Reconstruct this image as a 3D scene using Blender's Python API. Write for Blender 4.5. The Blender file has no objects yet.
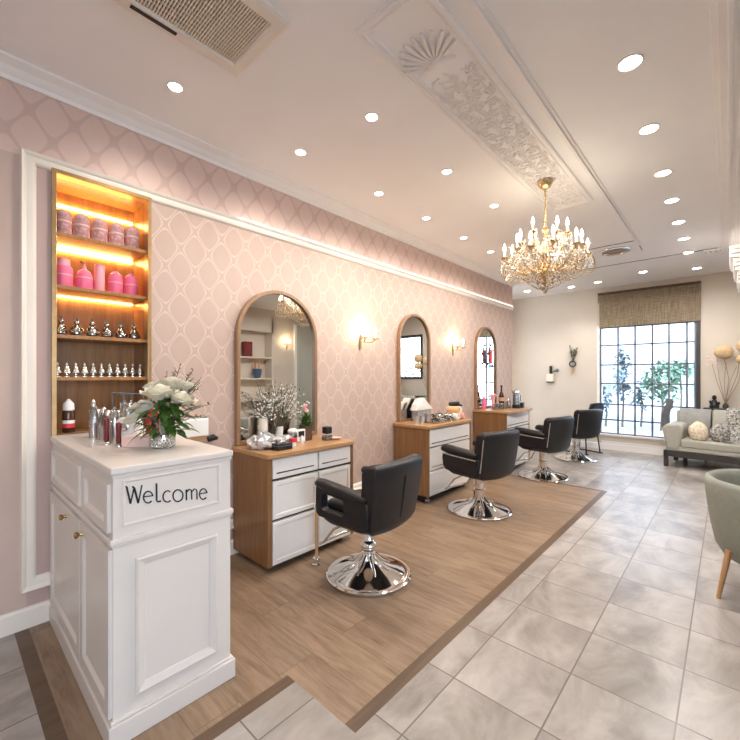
import bpy, math, random
from mathutils import Vector, Matrix
random.seed(7)
R = math.radians
PI = math.pi
SC = bpy.context.scene
COL = SC.collection
ORD = ['first', 'second', 'third', 'fourth', 'fifth', 'sixth', 'seventh', 'eighth', 'ninth', 'tenth', 'eleventh', 'twelfth']

# ------------------------------------------------------------------ materials
def new_mat(name):
    m = bpy.data.materials.new(name); m.use_nodes = True
    nt = m.node_tree
    return m, nt, nt.nodes['Principled BSDF']

def M(nt, op, a, b=None, c=None):
    n = nt.nodes.new('ShaderNodeMath'); n.operation = op
    for i, v in enumerate((a, b, c)):
        if v is None: continue
        if isinstance(v, (int, float)): n.inputs[i].default_value = v
        else: nt.links.new(v, n.inputs[i])
    return n.outputs[0]

def mixc(nt, fac, a, b):
    n = nt.nodes.new('ShaderNodeMix'); n.data_type = 'RGBA'
    for s, v in ((n.inputs[0], fac), (n.inputs[6], a), (n.inputs[7], b)):
        if isinstance(v, (int, float)): s.default_value = v
        elif isinstance(v, tuple): s.default_value = (*v[:3], 1)
        else: nt.links.new(v, s)
    return n.outputs[2]

def ramp(nt, fac, stops):
    n = nt.nodes.new('ShaderNodeValToRGB'); cr = n.color_ramp
    cr.elements[0].position = stops[0][0]; cr.elements[1].position = stops[-1][0]
    for p, c in stops[1:-1]: cr.elements.new(p)
    for e, (p, c) in zip(sorted(cr.elements, key=lambda q: q.position), stops):
        e.color = (*c, 1) if isinstance(c, tuple) else (c, c, c, 1)
    cr.interpolation = 'LINEAR'
    nt.links.new(fac, n.inputs[0])
    return n.outputs[0]

def pos(nt, scale=(1, 1, 1), loc=(0, 0, 0), obj=False):
    if obj:
        g = nt.nodes.new('ShaderNodeTexCoord').outputs['Object']
    else:
        g = nt.nodes.new('ShaderNodeNewGeometry').outputs['Position']
    m = nt.nodes.new('ShaderNodeMapping')
    m.inputs['Scale'].default_value = scale; m.inputs['Location'].default_value = loc
    nt.links.new(g, m.inputs['Vector'])
    return m.outputs[0]

def noise(nt, vec, scale, detail=4, rough=.55, dist=0.0):
    n = nt.nodes.new('ShaderNodeTexNoise')
    n.inputs['Scale'].default_value = scale; n.inputs['Detail'].default_value = detail
    n.inputs['Roughness'].default_value = rough; n.inputs['Distortion'].default_value = dist
    nt.links.new(vec, n.inputs['Vector'])
    return n.outputs[0]

def bump(nt, b, h, strength=.2, dist=.01):
    n = nt.nodes.new('ShaderNodeBump'); n.inputs['Strength'].default_value = strength
    n.inputs['Distance'].default_value = dist
    nt.links.new(h, n.inputs['Height']); nt.links.new(n.outputs[0], b.inputs['Normal'])

def plain(name, col, rough=.5, metal=0.0, var=.06, scale=12, bmp=0.0, trans=0.0, coat=0.0, ior=1.45, obj=True):
    m, nt, b = new_mat(name)
    f = noise(nt, pos(nt, obj=obj), scale, 3)
    lo = tuple(max(0, c * (1 - var)) for c in col); hi = tuple(min(1, c * (1 + var)) for c in col)
    nt.links.new(ramp(nt, f, [(.3, lo), (.7, hi)]), b.inputs['Base Color'])
    b.inputs['Roughness'].default_value = rough; b.inputs['Metallic'].default_value = metal
    b.inputs['Transmission Weight'].default_value = trans; b.inputs['IOR'].default_value = ior
    b.inputs['Coat Weight'].default_value = coat
    if bmp: bump(nt, b, noise(nt, pos(nt, obj=obj), scale * 8, 2), bmp, .004)
    return m

def emit(name, col, strength):
    m, nt, b = new_mat(name)
    b.inputs['Base Color'].default_value = (*col, 1)
    b.inputs['Emission Color'].default_value = (*col, 1); b.inputs['Emission Strength'].default_value = strength
    return m

def wood(name, c1, c2, axis=2, rough=.4, gscale=9, bstr=.05):
    m, nt, b = new_mat(name)
    sc = [1, 1, 1]; sc[axis] = .07
    v = pos(nt, tuple(sc))
    f = noise(nt, v, gscale * 3, 6, .6, .3); g = noise(nt, v, gscale * 14, 3)
    mix = M(nt, 'ADD', M(nt, 'MULTIPLY', f, .7), M(nt, 'MULTIPLY', g, .3))
    nt.links.new(ramp(nt, mix, [(.32, c1), (.68, c2)]), b.inputs['Base Color'])
    b.inputs['Roughness'].default_value = rough
    bump(nt, b, mix, bstr, .003)
    return m

def glass_mat(name, tint=(1, 1, 1), gl=.12, rough=.02):
    m, nt, b = new_mat(name)
    nt.nodes.remove(b)
    t = nt.nodes.new('ShaderNodeBsdfTransparent'); t.inputs[0].default_value = (*tint, 1)
    g = nt.nodes.new('ShaderNodeBsdfGlossy'); g.inputs['Roughness'].default_value = rough
    fr = nt.nodes.new('ShaderNodeLayerWeight'); fr.inputs[0].default_value = .35
    mx = nt.nodes.new('ShaderNodeMixShader')
    fac = M(nt, 'ADD', M(nt, 'MULTIPLY', fr.outputs['Fresnel'], .8), gl * .4)
    nt.links.new(fac, mx.inputs[0]); nt.links.new(t.outputs[0], mx.inputs[1]); nt.links.new(g.outputs[0], mx.inputs[2])
    nt.links.new(mx.outputs[0], nt.nodes['Material Output'].inputs[0])
    return m

def wallpaper():
    m, nt, b = new_mat('pink_ogee_wallpaper')
    g = nt.nodes.new('ShaderNodeNewGeometry').outputs['Position']
    s = nt.nodes.new('ShaderNodeSeparateXYZ'); nt.links.new(g, s.inputs[0])
    y, z = s.outputs[1], s.outputs[2]
    a = M(nt, 'COSINE', M(nt, 'MULTIPLY', M(nt, 'SUBTRACT', y, 1.06), 2 * PI / .205))
    c = M(nt, 'COSINE', M(nt, 'MULTIPLY', M(nt, 'SUBTRACT', z, 2.02), 2 * PI / .29))
    F = M(nt, 'ABSOLUTE', M(nt, 'ADD', a, c))
    d = M(nt, 'ABSOLUTE', M(nt, 'SUBTRACT', F, .24))
    mr = nt.nodes.new('ShaderNodeMapRange'); mr.interpolation_type = 'SMOOTHSTEP'
    nt.links.new(d, mr.inputs[0]); mr.inputs[1].default_value = .05; mr.inputs[2].default_value = .17
    mr.inputs[3].default_value = 1; mr.inputs[4].default_value = 0
    line = mr.outputs[0]
    # above the rail the same pearly lattice is coloured broader and darker, as dimly lit
    mr2 = nt.nodes.new('ShaderNodeMapRange'); mr2.interpolation_type = 'SMOOTHSTEP'
    nt.links.new(F, mr2.inputs[0]); mr2.inputs[1].default_value = .16; mr2.inputs[2].default_value = .42
    mr2.inputs[3].default_value = 1; mr2.inputs[4].default_value = 0
    above = M(nt, 'GREATER_THAN', z, 2.62)
    n1 = noise(nt, pos(nt), 1.3, 4); n2 = noise(nt, pos(nt, (1, 1, .4)), 5, 4)
    base = ramp(nt, M(nt, 'ADD', M(nt, 'MULTIPLY', n1, .6), M(nt, 'MULTIPLY', n2, .4)),
                [(.35, (.465, .345, .288)), (.65, (.53, .405, .342))])
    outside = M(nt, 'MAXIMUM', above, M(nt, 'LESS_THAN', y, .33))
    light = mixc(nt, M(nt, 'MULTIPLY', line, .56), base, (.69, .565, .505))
    pink_baked_light = mixc(nt, M(nt, 'MULTIPLY', n2, .8), (.625, .465, .41), (.70, .545, .48))  # paler paper above the rail puts its brighter lighting into the colour
    pink_baked_light = mixc(nt, M(nt, 'MULTIPLY', M(nt, 'LESS_THAN', y, .33), M(nt, 'LESS_THAN', z, 2.62)), pink_baked_light, mixc(nt, n2, (.46, .34, .29), (.61, .47, .41)))  # dim light on the lower left end is painted in as darker pink
    dark = mixc(nt, M(nt, 'MULTIPLY', M(nt, 'MULTIPLY', mr2.outputs[0], .36), above), pink_baked_light, (.40, .265, .235))
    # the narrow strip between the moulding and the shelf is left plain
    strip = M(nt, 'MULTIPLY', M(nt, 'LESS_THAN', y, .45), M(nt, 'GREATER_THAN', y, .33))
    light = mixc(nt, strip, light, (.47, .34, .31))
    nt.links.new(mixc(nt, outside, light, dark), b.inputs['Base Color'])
    b.inputs['Roughness'].default_value = .55
    bump(nt, b, line, .08, .002)
    return m

def tile_floor():
    m, nt, b = new_mat('grey_marble_tile')
    br = nt.nodes.new('ShaderNodeTexBrick'); br.offset = 0; br.squash = 1
    nt.links.new(pos(nt, (1, 1, 1), (.9405 + .393 * 20, -1.61 + .393 * 20, 0)), br.inputs['Vector'])
    br.inputs['Scale'].default_value = 1; br.inputs['Brick Width'].default_value = .393; br.inputs['Row Height'].default_value = .393
    br.inputs['Mortar Size'].default_value = .0036; br.inputs['Mortar Smooth'].default_value = .1; br.inputs['Bias'].default_value = 0
    br.inputs['Color1'].default_value = (.44, .44, .44, 1); br.inputs['Color2'].default_value = (.56, .56, .56, 1); br.inputs['Mortar'].default_value = (.5, .5, .5, 1)
    shift = M(nt, 'MULTIPLY', br.outputs['Color'], 30)
    v = nt.nodes.new('ShaderNodeVectorMath'); v.operation = 'ADD'
    nt.links.new(pos(nt, (1, .55, 1)), v.inputs[0]); nt.links.new(shift, v.inputs[1])
    n1 = noise(nt, v.outputs[0], 4.0, 6, .6, .6); n2 = noise(nt, v.outputs[0], 1.2, 3, .5, .3)
    f = M(nt, 'ADD', M(nt, 'MULTIPLY', n1, .8), M(nt, 'MULTIPLY', n2, .2))
    c = ramp(nt, f, [(.32, (.195, .17, .152)), (.45, (.30, .27, .244)), (.55, (.385, .352, .325)), (.68, (.485, .45, .422))])
    nt.links.new(mixc(nt, br.outputs['Fac'], c, (.17, .145, .125)), b.inputs['Base Color'])
    nt.links.new(M(nt, 'ADD', M(nt, 'MULTIPLY', n1, .16), .24), b.inputs['Roughness'])
    b.inputs['Specular IOR Level'].default_value = .38
    inv = M(nt, 'SUBTRACT', 1, br.outputs['Fac'])
    bump(nt, b, inv, .25, .003)
    return m

def plank_floor():
    m, nt, b = new_mat('oak_plank_floor')
    br = nt.nodes.new('ShaderNodeTexBrick'); br.offset = .37
    nt.links.new(pos(nt, (1, 1, 1), (20.3, 20 - .07, 0)), br.inputs['Vector'])
    br.inputs['Scale'].default_value = 1; br.inputs['Brick Width'].default_value = 1.25; br.inputs['Row Height'].default_value = .2
    br.inputs['Mortar Size'].default_value = .0016; br.inputs['Mortar Smooth'].default_value = .2; br.inputs['Bias'].default_value = 0
    br.inputs['Color1'].default_value = (.2, .2, .2, 1); br.inputs['Color2'].default_value = (.8, .8, .8, 1); br.inputs['Mortar'].default_value = (.5, .5, .5, 1)
    v = nt.nodes.new('ShaderNodeVectorMath'); v.operation = 'ADD'
    nt.links.new(pos(nt, (.22, 1.6, 1)), v.inputs[0]); nt.links.new(M(nt, 'MULTIPLY', br.outputs['Color'], 17), v.inputs[1])
    n1 = noise(nt, v.outputs[0], 9, 8, .62, .8); n2 = noise(nt, v.outputs[0], 45, 3)
    f = M(nt, 'ADD', M(nt, 'MULTIPLY', n1, .75), M(nt, 'MULTIPLY', n2, .25))
    c = ramp(nt, f, [(.28, (.12, .075, .044)), (.42, (.222, .148, .094)), (.56, (.30, .208, .137)), (.75, (.375, .27, .185))])
    tint = mixc(nt, br.outputs['Color'], (.82, .82, .82), (1.12, 1.1, 1.08))
    n = nt.nodes.new('ShaderNodeMix'); n.data_type = 'RGBA'; n.blend_type = 'MULTIPLY'; n.inputs[0].default_value = 1
    nt.links.new(c, n.inputs[6]); nt.links.new(tint, n.inputs[7])
    nt.links.new(mixc(nt, br.outputs['Fac'], n.outputs[2], (.16, .1, .06)), b.inputs['Base Color'])
    b.inputs['Roughness'].default_value = .42
    bump(nt, b, f, .06, .003)
    return m

def blind_mat():
    m, nt, b = new_mat('woven_reed')
    w1 = nt.nodes.new('ShaderNodeTexWave'); w1.bands_direction = 'Z'; w1.inputs['Scale'].default_value = 26; w1.inputs['Distortion'].default_value = 1.5
    nt.links.new(pos(nt), w1.inputs['Vector'])
    n1 = noise(nt, pos(nt, (60, 1, 2.0)), 2, 3); n2 = noise(nt, pos(nt, (4, 1, 90)), 2, 3)
    f = M(nt, 'ADD', M(nt, 'MULTIPLY', n1, .5), M(nt, 'MULTIPLY', n2, .5))
    c = ramp(nt, f, [(.33, (.10, .072, .045)), (.5, (.27, .21, .14)), (.68, (.45, .38, .28))])
    nt.links.new(c, b.inputs['Base Color']); b.inputs['Roughness'].default_value = .8
    bump(nt, b, f, .5, .006)
    return m

def tweed_mat(name, a, c):
    m, nt, b = new_mat(name)
    f = noise(nt, pos(nt, (1, 1, 1), obj=True), 38, 3, .7)
    nt.links.new(ramp(nt, f, [(.40, a), (.60, c)]), b.inputs['Base Color']); b.inputs['Roughness'].default_value = .9
    bump(nt, b, f, .6, .01)
    return m

MT = {}
def setup_mats():
    W = MT
    W['paper'] = wallpaper()
    W['tile'] = tile_floor(); W['plank'] = plank_floor()
    W['border'] = wood('dark_oak_border', (.085, .05, .028), (.145, .09, .052), 1, .4)
    W['white'] = plain('white_ceiling_paint', (.90, .895, .90), .6, 0, .02, 2, obj=False)
    W['trim'] = plain('white_trim_paint', (.87, .85, .835), .42, 0, .02, 5)
    W['cream_trim'] = plain('cream_trim_paint', (.80, .74, .66), .36, 0, .02, 5)
    W['cream'] = plain('cream_wall_paint', (.66, .60, .52), .6, 0, .03, 2, .04, obj=False)
    W['desk'] = plain('ivory_lacquer', (.69, .645, .605), .34, 0, .02, 4)
    W['drawer'] = plain('white_drawer_lacquer', (.78, .75, .72), .32, 0, .02, 5)
    W['oak'] = wood('honey_oak', (.165, .078, .03), (.29, .148, .062), 2, .36)
    W['oak_top'] = wood('honey_oak_top', (.36, .19, .08), (.52, .30, .14), 1, .3)
    W['shelfwood'] = wood('walnut_shelf_wood', (.27, .125, .045), (.48, .245, .095), 2, .35)
    W['bronze'] = plain('brushed_bronze', (.50, .33, .16), .33, .85, .1, 20)
    W['mirror_frame'] = wood('mirror_frame_wood', (.23, .13, .068), (.34, .205, .115), 2, .35)
    W['mirror'] = plain('mirror_silver', (.88, .885, .87), .012, 1, .005, 1)
    W['black_leather'] = plain('black_leather', (.008, .008, .011), .42, 0, .2, 30, .1)
    W['pipe'] = plain('silver_piping', (.62, .6, .58), .3, .6, .03)
    W['chrome'] = plain('chrome', (.80, .79, .78), .07, 1, .02, 5)
    W['steel'] = plain('satin_steel', (.62, .61, .60), .25, 1, .08, 30)
    W['brass'] = plain('antique_brass', (.45, .29, .12), .25, 1, .12, 40)
    W['gold'] = plain('gilded_metal', (.72, .53, .30), .22, 1, .1, 40)
    W['black'] = plain('black_plastic', (.012, .012, .013), .4, 0, .2, 30)
    W['dark'] = plain('dark_grille', (.03, .027, .024), .6, 0, .2, 30)
    W['iron'] = plain('dark_window_iron', (.16, .175, .195), .4, .3, .1, 10)
    W['char'] = plain('charcoal_frame', (.045, .042, .042), .45, 0, .1, 10)
    W['blind'] = blind_mat()
    W['sage'] = plain('sage_upholstery', (.295, .318, .28), .7, 0, .05, 30, .1)
    W['greycloth'] = plain('grey_green_upholstery', (.41, .405, .355), .75, 0, .05, 25, .15)
    W['greycush'] = plain('dull_grey_cushion_cloth', (.30, .305, .29), .8, 0, .12, 12, .2)
    W['tweed'] = tweed_mat('grey_tweed', (.09, .09, .085), (.60, .58, .53))
    W['tweed2'] = tweed_mat('dark_knit', (.13, .12, .11), (.36, .35, .32))
    W['fluff'] = tweed_mat('cream_fluff', (.66, .52, .33), (.88, .80, .68))
    W['beech'] = wood('beech_leg', (.48, .27, .12), (.62, .38, .19), 2, .35)
    W['lamp'] = emit('downlight_lens', (1, .90, .78), 22)
    W['bulb'] = emit('candle_bulb', (1, .86, .66), 13)
    W['led'] = emit('warm_led', (1, .56, .17), 26)
    W['raillight'] = emit('rail_light', (1, .90, .78), 2.0)
    W['jar'] = tweed_mat('mauve_jar', (.50, .25, .25), (.70, .44, .42))
    W['pink'] = plain('hot_pink_plastic', (.86, .17, .31), .3, 0, .08, 8)
    W['palepink'] = plain('pale_pink_plastic', (.88, .42, .47), .35, 0, .05, 8)
    W['blush'] = plain('blush_plastic', (.80, .58, .53), .4, 0, .05, 8)
    W['silver'] = plain('polished_silver', (.74, .73, .71), .12, 1, .06, 30)
    W['dark_silver'] = plain('tarnished_silver', (.36, .35, .34), .16, 1, .25, 30)
    W['porcelain'] = plain('white_porcelain', (.86, .85, .83), .2, 0, .02, 5)
    W['clear'] = glass_mat('clear_glass', (.95, .97, .97), .2)
    W['pane'] = glass_mat('window_glass', (.98, .99, 1), .08)
    W['crystal'] = plain('crystal_bead', (.95, .87, .76), .06, .3, .1, 60, trans=.25, ior=1.6)
    W['crystal_dark'] = plain('amber_bead', (.60, .42, .24), .1, .6, .2, 60)
    W['petal'] = plain('white_rose_petal', (.80, .76, .63), .5, 0, .06, 20)
    W['leaf'] = plain('rose_leaf_green', (.06, .13, .022), .4, 0, .35, 25)
    W['sprig'] = plain('grey_green_sprig', (.13, .16, .105), .5, 0, .3, 25)
    W['stem'] = plain('brown_stem', (.13, .095, .055), .6, 0, .2, 25)
    W['blossom'] = plain('white_blossom', (.85, .83, .78), .5, 0, .05, 20)
    W['burgundy'] = plain('burgundy_lacquer', (.16, .018, .022), .22, 0, .1, 8)
    W['red'] = plain('red_plastic', (.68, .045, .055), .35, 0, .06, 8)
    W['ink'] = plain('black_ink', (.012, .012, .014), .5, 0, .05, 8)
    W['darkwood'] = wood('dark_pot_wood', (.05, .028, .018), (.13, .07, .04), 2, .5)
    W['towel_w'] = plain('white_towelling', (.84, .79, .74), .9, 0, .06, 40, .3)
    W['towel_o'] = plain('peach_towelling', (.80, .50, .25), .9, 0, .1, 40, .3)
    W['towel_p'] = plain('rose_towelling', (.74, .42, .38), .9, 0, .1, 40, .3)
    W['foil'] = plain('crumpled_film', (.60, .60, .60), .2, .55, .25, 14, .3)
    W['bottle_amber'] = plain('dark_amber_glass', (.06, .022, .012), .12, 0, .2, 8, coat=.3)
    W['label_peach'] = plain('peach_paper', (.72, .38, .22), .6, 0, .08, 30)
    W['disc'] = plain('dried_flower_disc', (.66, .48, .28), .8, 0, .15, 30, .3)
    W['bluevase'] = plain('blue_glaze', (.06, .10, .19), .3, 0, .2, 20)
    W['outwall'] = plain('pale_render', (.60, .62, .65), .8, 0, .04, 2)
    W['outground'] = plain('pale_paving', (.30, .31, .33), .8, 0, .06, 3)
    W['outleaf'] = plain('outdoor_foliage', (.10, .22, .13), .6, 0, .4, 9)
    W['outleaf2'] = plain('outdoor_blue_foliage', (.10, .16, .18), .6, 0, .4, 9)
    W['outglass'] = plain('outdoor_pane', (.30, .40, .50), .2, 0, .2, 2)
    W['door'] = plain('pale_green_door', (.50, .52, .46), .4, 0, .03, 3)
    W['plaster'] = plain('plaster_relief', (.85, .825, .81), .55, 0, .04, 30)
    W['tan'] = plain('tan_mesh', (.32, .23, .15), .6, 0, .3, 60)
    W['creamsq'] = plain('ivory_holder', (.85, .76, .63), .4, 0, .03, 5)
setup_mats()

# ------------------------------------------------------------------ mesh builder
class MB:
    def __init__(s): s.v, s.f, s.m = [], [], []
    def add(s, vs, fs, mi=0):
        o = len(s.v); s.v += [tuple(p) for p in vs]
        for f in fs: s.f.append([i + o for i in f]); s.m.append(mi)
        return s
    def box(s, x0, y0, z0, x1, y1, z1, mi=0):
        x0, x1 = min(x0, x1), max(x0, x1); y0, y1 = min(y0, y1), max(y0, y1); z0, z1 = min(z0, z1), max(z0, z1)
        return s.add([(x0, y0, z0), (x1, y0, z0), (x1, y1, z0), (x0, y1, z0), (x0, y0, z1), (x1, y0, z1), (x1, y1, z1), (x0, y1, z1)],
              [(0, 3, 2, 1), (4, 5, 6, 7), (0, 1, 5, 4), (1, 2, 6, 5), (2, 3, 7, 6), (3, 0, 4, 7)], mi)
    def loops(s, ls, closed=True, caps=True, mi=0):
        n = len(ls[0]); vs = [p for l in ls for p in l]; fs = []
        for k in range(len(ls) - 1):
            for i in range(n if closed else n - 1):
                j = (i + 1) % n
                fs.append((k * n + i, k * n + j, (k + 1) * n + j, (k + 1) * n + i))
        if caps:
            fs.append(tuple(range(n - 1, -1, -1))); fs.append(tuple(range((len(ls) - 1) * n, len(ls) * n)))
        return s.add(vs, fs, mi)
    def lathe(s, prof, c=(0, 0, 0), n=24, mi=0, sx=1, sy=1, caps=True):
        ls = [[(c[0] + max(r, 1e-5) * sx * math.cos(2 * PI * i / n), c[1] + max(r, 1e-5) * sy * math.sin(2 * PI * i / n), c[2] + z) for i in range(n)] for r, z in prof]
        return s.loops(ls, True, caps, mi)
    def tube(s, pts, r=.01, n=8, mi=0, caps=True, closed=False):
        P = [Vector(p) for p in pts]; ls = []; L = len(P)
        rs = r if isinstance(r, (list, tuple)) else [r] * L
        up = None
        for i, p in enumerate(P):
            if closed: t = P[(i + 1) % L] - P[i - 1]
            else: t = P[min(i + 1, L - 1)] - P[max(i - 1, 0)]
            t = t.normalized() if t.length > 1e-9 else Vector((0, 0, 1))
            if up is None:
                up = Vector((0, 0, 1)) if abs(t.z) < .9 else Vector((1, 0, 0))
            a = t.cross(up)
            if a.length < 1e-6: a = t.cross(Vector((0, 1, 0)))
            a.normalize(); b = a.cross(t).normalized(); up = b
            ls.append([tuple(p + (a * math.cos(2 * PI * k / n) + b * math.sin(2 * PI * k / n)) * rs[i]) for k in range(n)])
        if closed: ls.append(ls[0]); caps = False
        return s.loops(ls, True, caps, mi)
    def ball(s, c, r, n=14, m=8, mi=0):
        rx, ry, rz = r if isinstance(r, tuple) else (r, r, r)
        ls = []
        for j in range(m + 1):
            a = -PI / 2 + PI * j / m; q = max(math.cos(a), 1e-4)
            ls.append([(c[0] + rx * q * math.cos(2 * PI * i / n), c[1] + ry * q * math.sin(2 * PI * i / n), c[2] + rz * math.sin(a)) for i in range(n)])
        return s.loops(ls, True, True, mi)
    def octa(s, c, r, h=None, mi=0):
        h = h or r; x, y, z = c
        return s.add([(x + r, y, z), (x, y + r, z), (x - r, y, z), (x, y - r, z), (x, y, z + h), (x, y, z - h)],
              [(0, 1, 4), (1, 2, 4), (2, 3, 4), (3, 0, 4), (1, 0, 5), (2, 1, 5), (3, 2, 5), (0, 3, 5)], mi)
    def prism(s, pts, a, b, fn, mi=0):
        """outline pts (p,q) extruded between a and b; fn(p,q,h)->xyz"""
        return s.loops([[fn(p, q, a) for p, q in pts], [fn(p, q, b) for p, q in pts]], True, True, mi)
    def panel(s, p0, p1, q0, q1, steps, fn, mi=0):
        ls = []
        for ins, h in steps:
            ls.append([fn(p0 + ins, q0 + ins, h), fn(p1 - ins, q0 + ins, h), fn(p1 - ins, q1 - ins, h), fn(p0 + ins, q1 - ins, h)])
        return s.loops(ls, True, True, mi)
    def leaf(s, base, d, L, w, droop=.2, mi=0, up=(0, 0, 1)):
        d = Vector(d).normalized(); base = Vector(base); side = d.cross(Vector(up))
        if side.length < 1e-4: side = Vector((1, 0, 0))
        side.normalize(); nrm = side.cross(d)
        vs = []; prof = (.05, .75, 1, .7, .04)
        for k, q in enumerate(prof):
            t = k / 4; c = base + d * L * t - Vector((0, 0, 1)) * droop * L * t * t
            vs += [c - side * w * q / 2 + nrm * .12 * w * q, c, c + side * w * q / 2 + nrm * .12 * w * q]
        fs = []
        for k in range(4):
            for i in range(2): fs.append((k * 3 + i, k * 3 + i + 1, k * 3 + 4 + i, k * 3 + 3 + i))
        return s.add(vs, fs, mi)
    def xform(s, mat, start=0):
        for i in range(start, len(s.v)): s.v[i] = tuple(mat @ Vector(s.v[i]))
        return s
    def mesh(s, name, mats, smooth=None):
        me = bpy.data.meshes.new(name); me.from_pydata(s.v, [], s.f)
        for m in (mats if isinstance(mats, (list, tuple)) else [mats]): me.materials.append(m)
        me.polygons.foreach_set('material_index', s.m)
        if smooth is not None:
            me.polygons.foreach_set('use_smooth', [True] * len(me.polygons))
            me.set_sharp_from_angle(angle=R(smooth))
        me.update()
        return me

ROOT = {}
def finish(o, bevel=0, seg=2, sub=0):
    if bevel:
        b = o.modifiers.new('bevel', 'BEVEL'); b.width = bevel; b.segments = seg; b.limit_method = 'ANGLE'; b.angle_limit = R(40)
    if sub:
        d = o.modifiers.new('sub', 'SUBSURF'); d.levels = sub; d.render_levels = sub

def thing(name, label, cat, loc=(0, 0, 0), rz=0, group=None):
    o = bpy.data.objects.new(name, None); COL.objects.link(o)
    o.empty_display_size = .05
    o.location = loc; o.rotation_euler = (0, 0, rz); o['label'] = label; o['category'] = cat
    if group: o['group'] = group
    ROOT[o.name] = Matrix.Translation(loc) @ Matrix.Rotation(rz, 4, 'Z')
    return o

def part(name, mb, mat, parent, world=False, smooth=40, bevel=0, seg=2, sub=0, label=None, stuff=False):
    if world: mb.xform(ROOT[parent.name].inverted())
    o = bpy.data.objects.new(name, mb.mesh(name, mat, smooth)); COL.objects.link(o)
    o.parent = parent; ROOT[o.name] = ROOT[parent.name]
    finish(o, bevel, seg, sub)
    if label: o['label'] = label
    if stuff: o['kind'] = 'stuff'
    return o

def solo(name, mb, mat, label, cat, group=None, smooth=40, bevel=0, seg=2, sub=0, kind=None):
    xs = [p[0] for p in mb.v]; ys = [p[1] for p in mb.v]; zs = [p[2] for p in mb.v]
    c = ((min(xs) + max(xs)) / 2, (min(ys) + max(ys)) / 2, min(zs))
    mb.xform(Matrix.Translation(c).inverted())
    o = bpy.data.objects.new(name, mb.mesh(name, mat, smooth)); COL.objects.link(o); o.location = c
    o['label'] = label; o['category'] = cat
    if group: o['group'] = group
    if kind: o['kind'] = kind
    finish(o, bevel, seg, sub)
    ROOT[o.name] = Matrix.Translation(c)
    return o

def struct(name, mb, mat, smooth=None, bevel=0, parent=None):
    o = bpy.data.objects.new(name, mb.mesh(name, mat, smooth)); COL.objects.link(o)
    if parent: o.parent = parent
    else: o['kind'] = 'structure'
    finish(o, bevel)
    ROOT[o.name] = Matrix.Identity(4)
    return o

def dup(root, loc, rz=0, label=None, group=None):
    r = root.copy(); COL.objects.link(r); r.location = loc; r.rotation_euler = (0, 0, rz)
    if label: r['label'] = label
    if group: r['group'] = group
    for ch in list(root.children):
        c = ch.copy(); COL.objects.link(c); c.parent = r
        for g in list(ch.children):
            d = g.copy(); COL.objects.link(d); d.parent = c
    return r

def arc(cx, cy, r, a0, a1, n, ry=None):
    ry = r if ry is None else ry
    return [(cx + r * math.cos(R(a0 + (a1 - a0) * i / n)), cy + ry * math.sin(R(a0 + (a1 - a0) * i / n))) for i in range(n + 1)]

def rrect(x0, y0, x1, y1, r, n=5):
    return arc(x1 - r, y0 + r, r, -90, 0, n) + arc(x1 - r, y1 - r, r, 0, 90, n) + arc(x0 + r, y1 - r, r, 90, 180, n) + arc(x0 + r, y0 + r, r, 180, 270, n)

XY = lambda p, q, h: (p, q, h)
H = 3.09          # ceiling height
WX = -2.887       # face of the pink wall
YF = 8.6          # face of the far wall
RX = 2.7          # right wall

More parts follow.
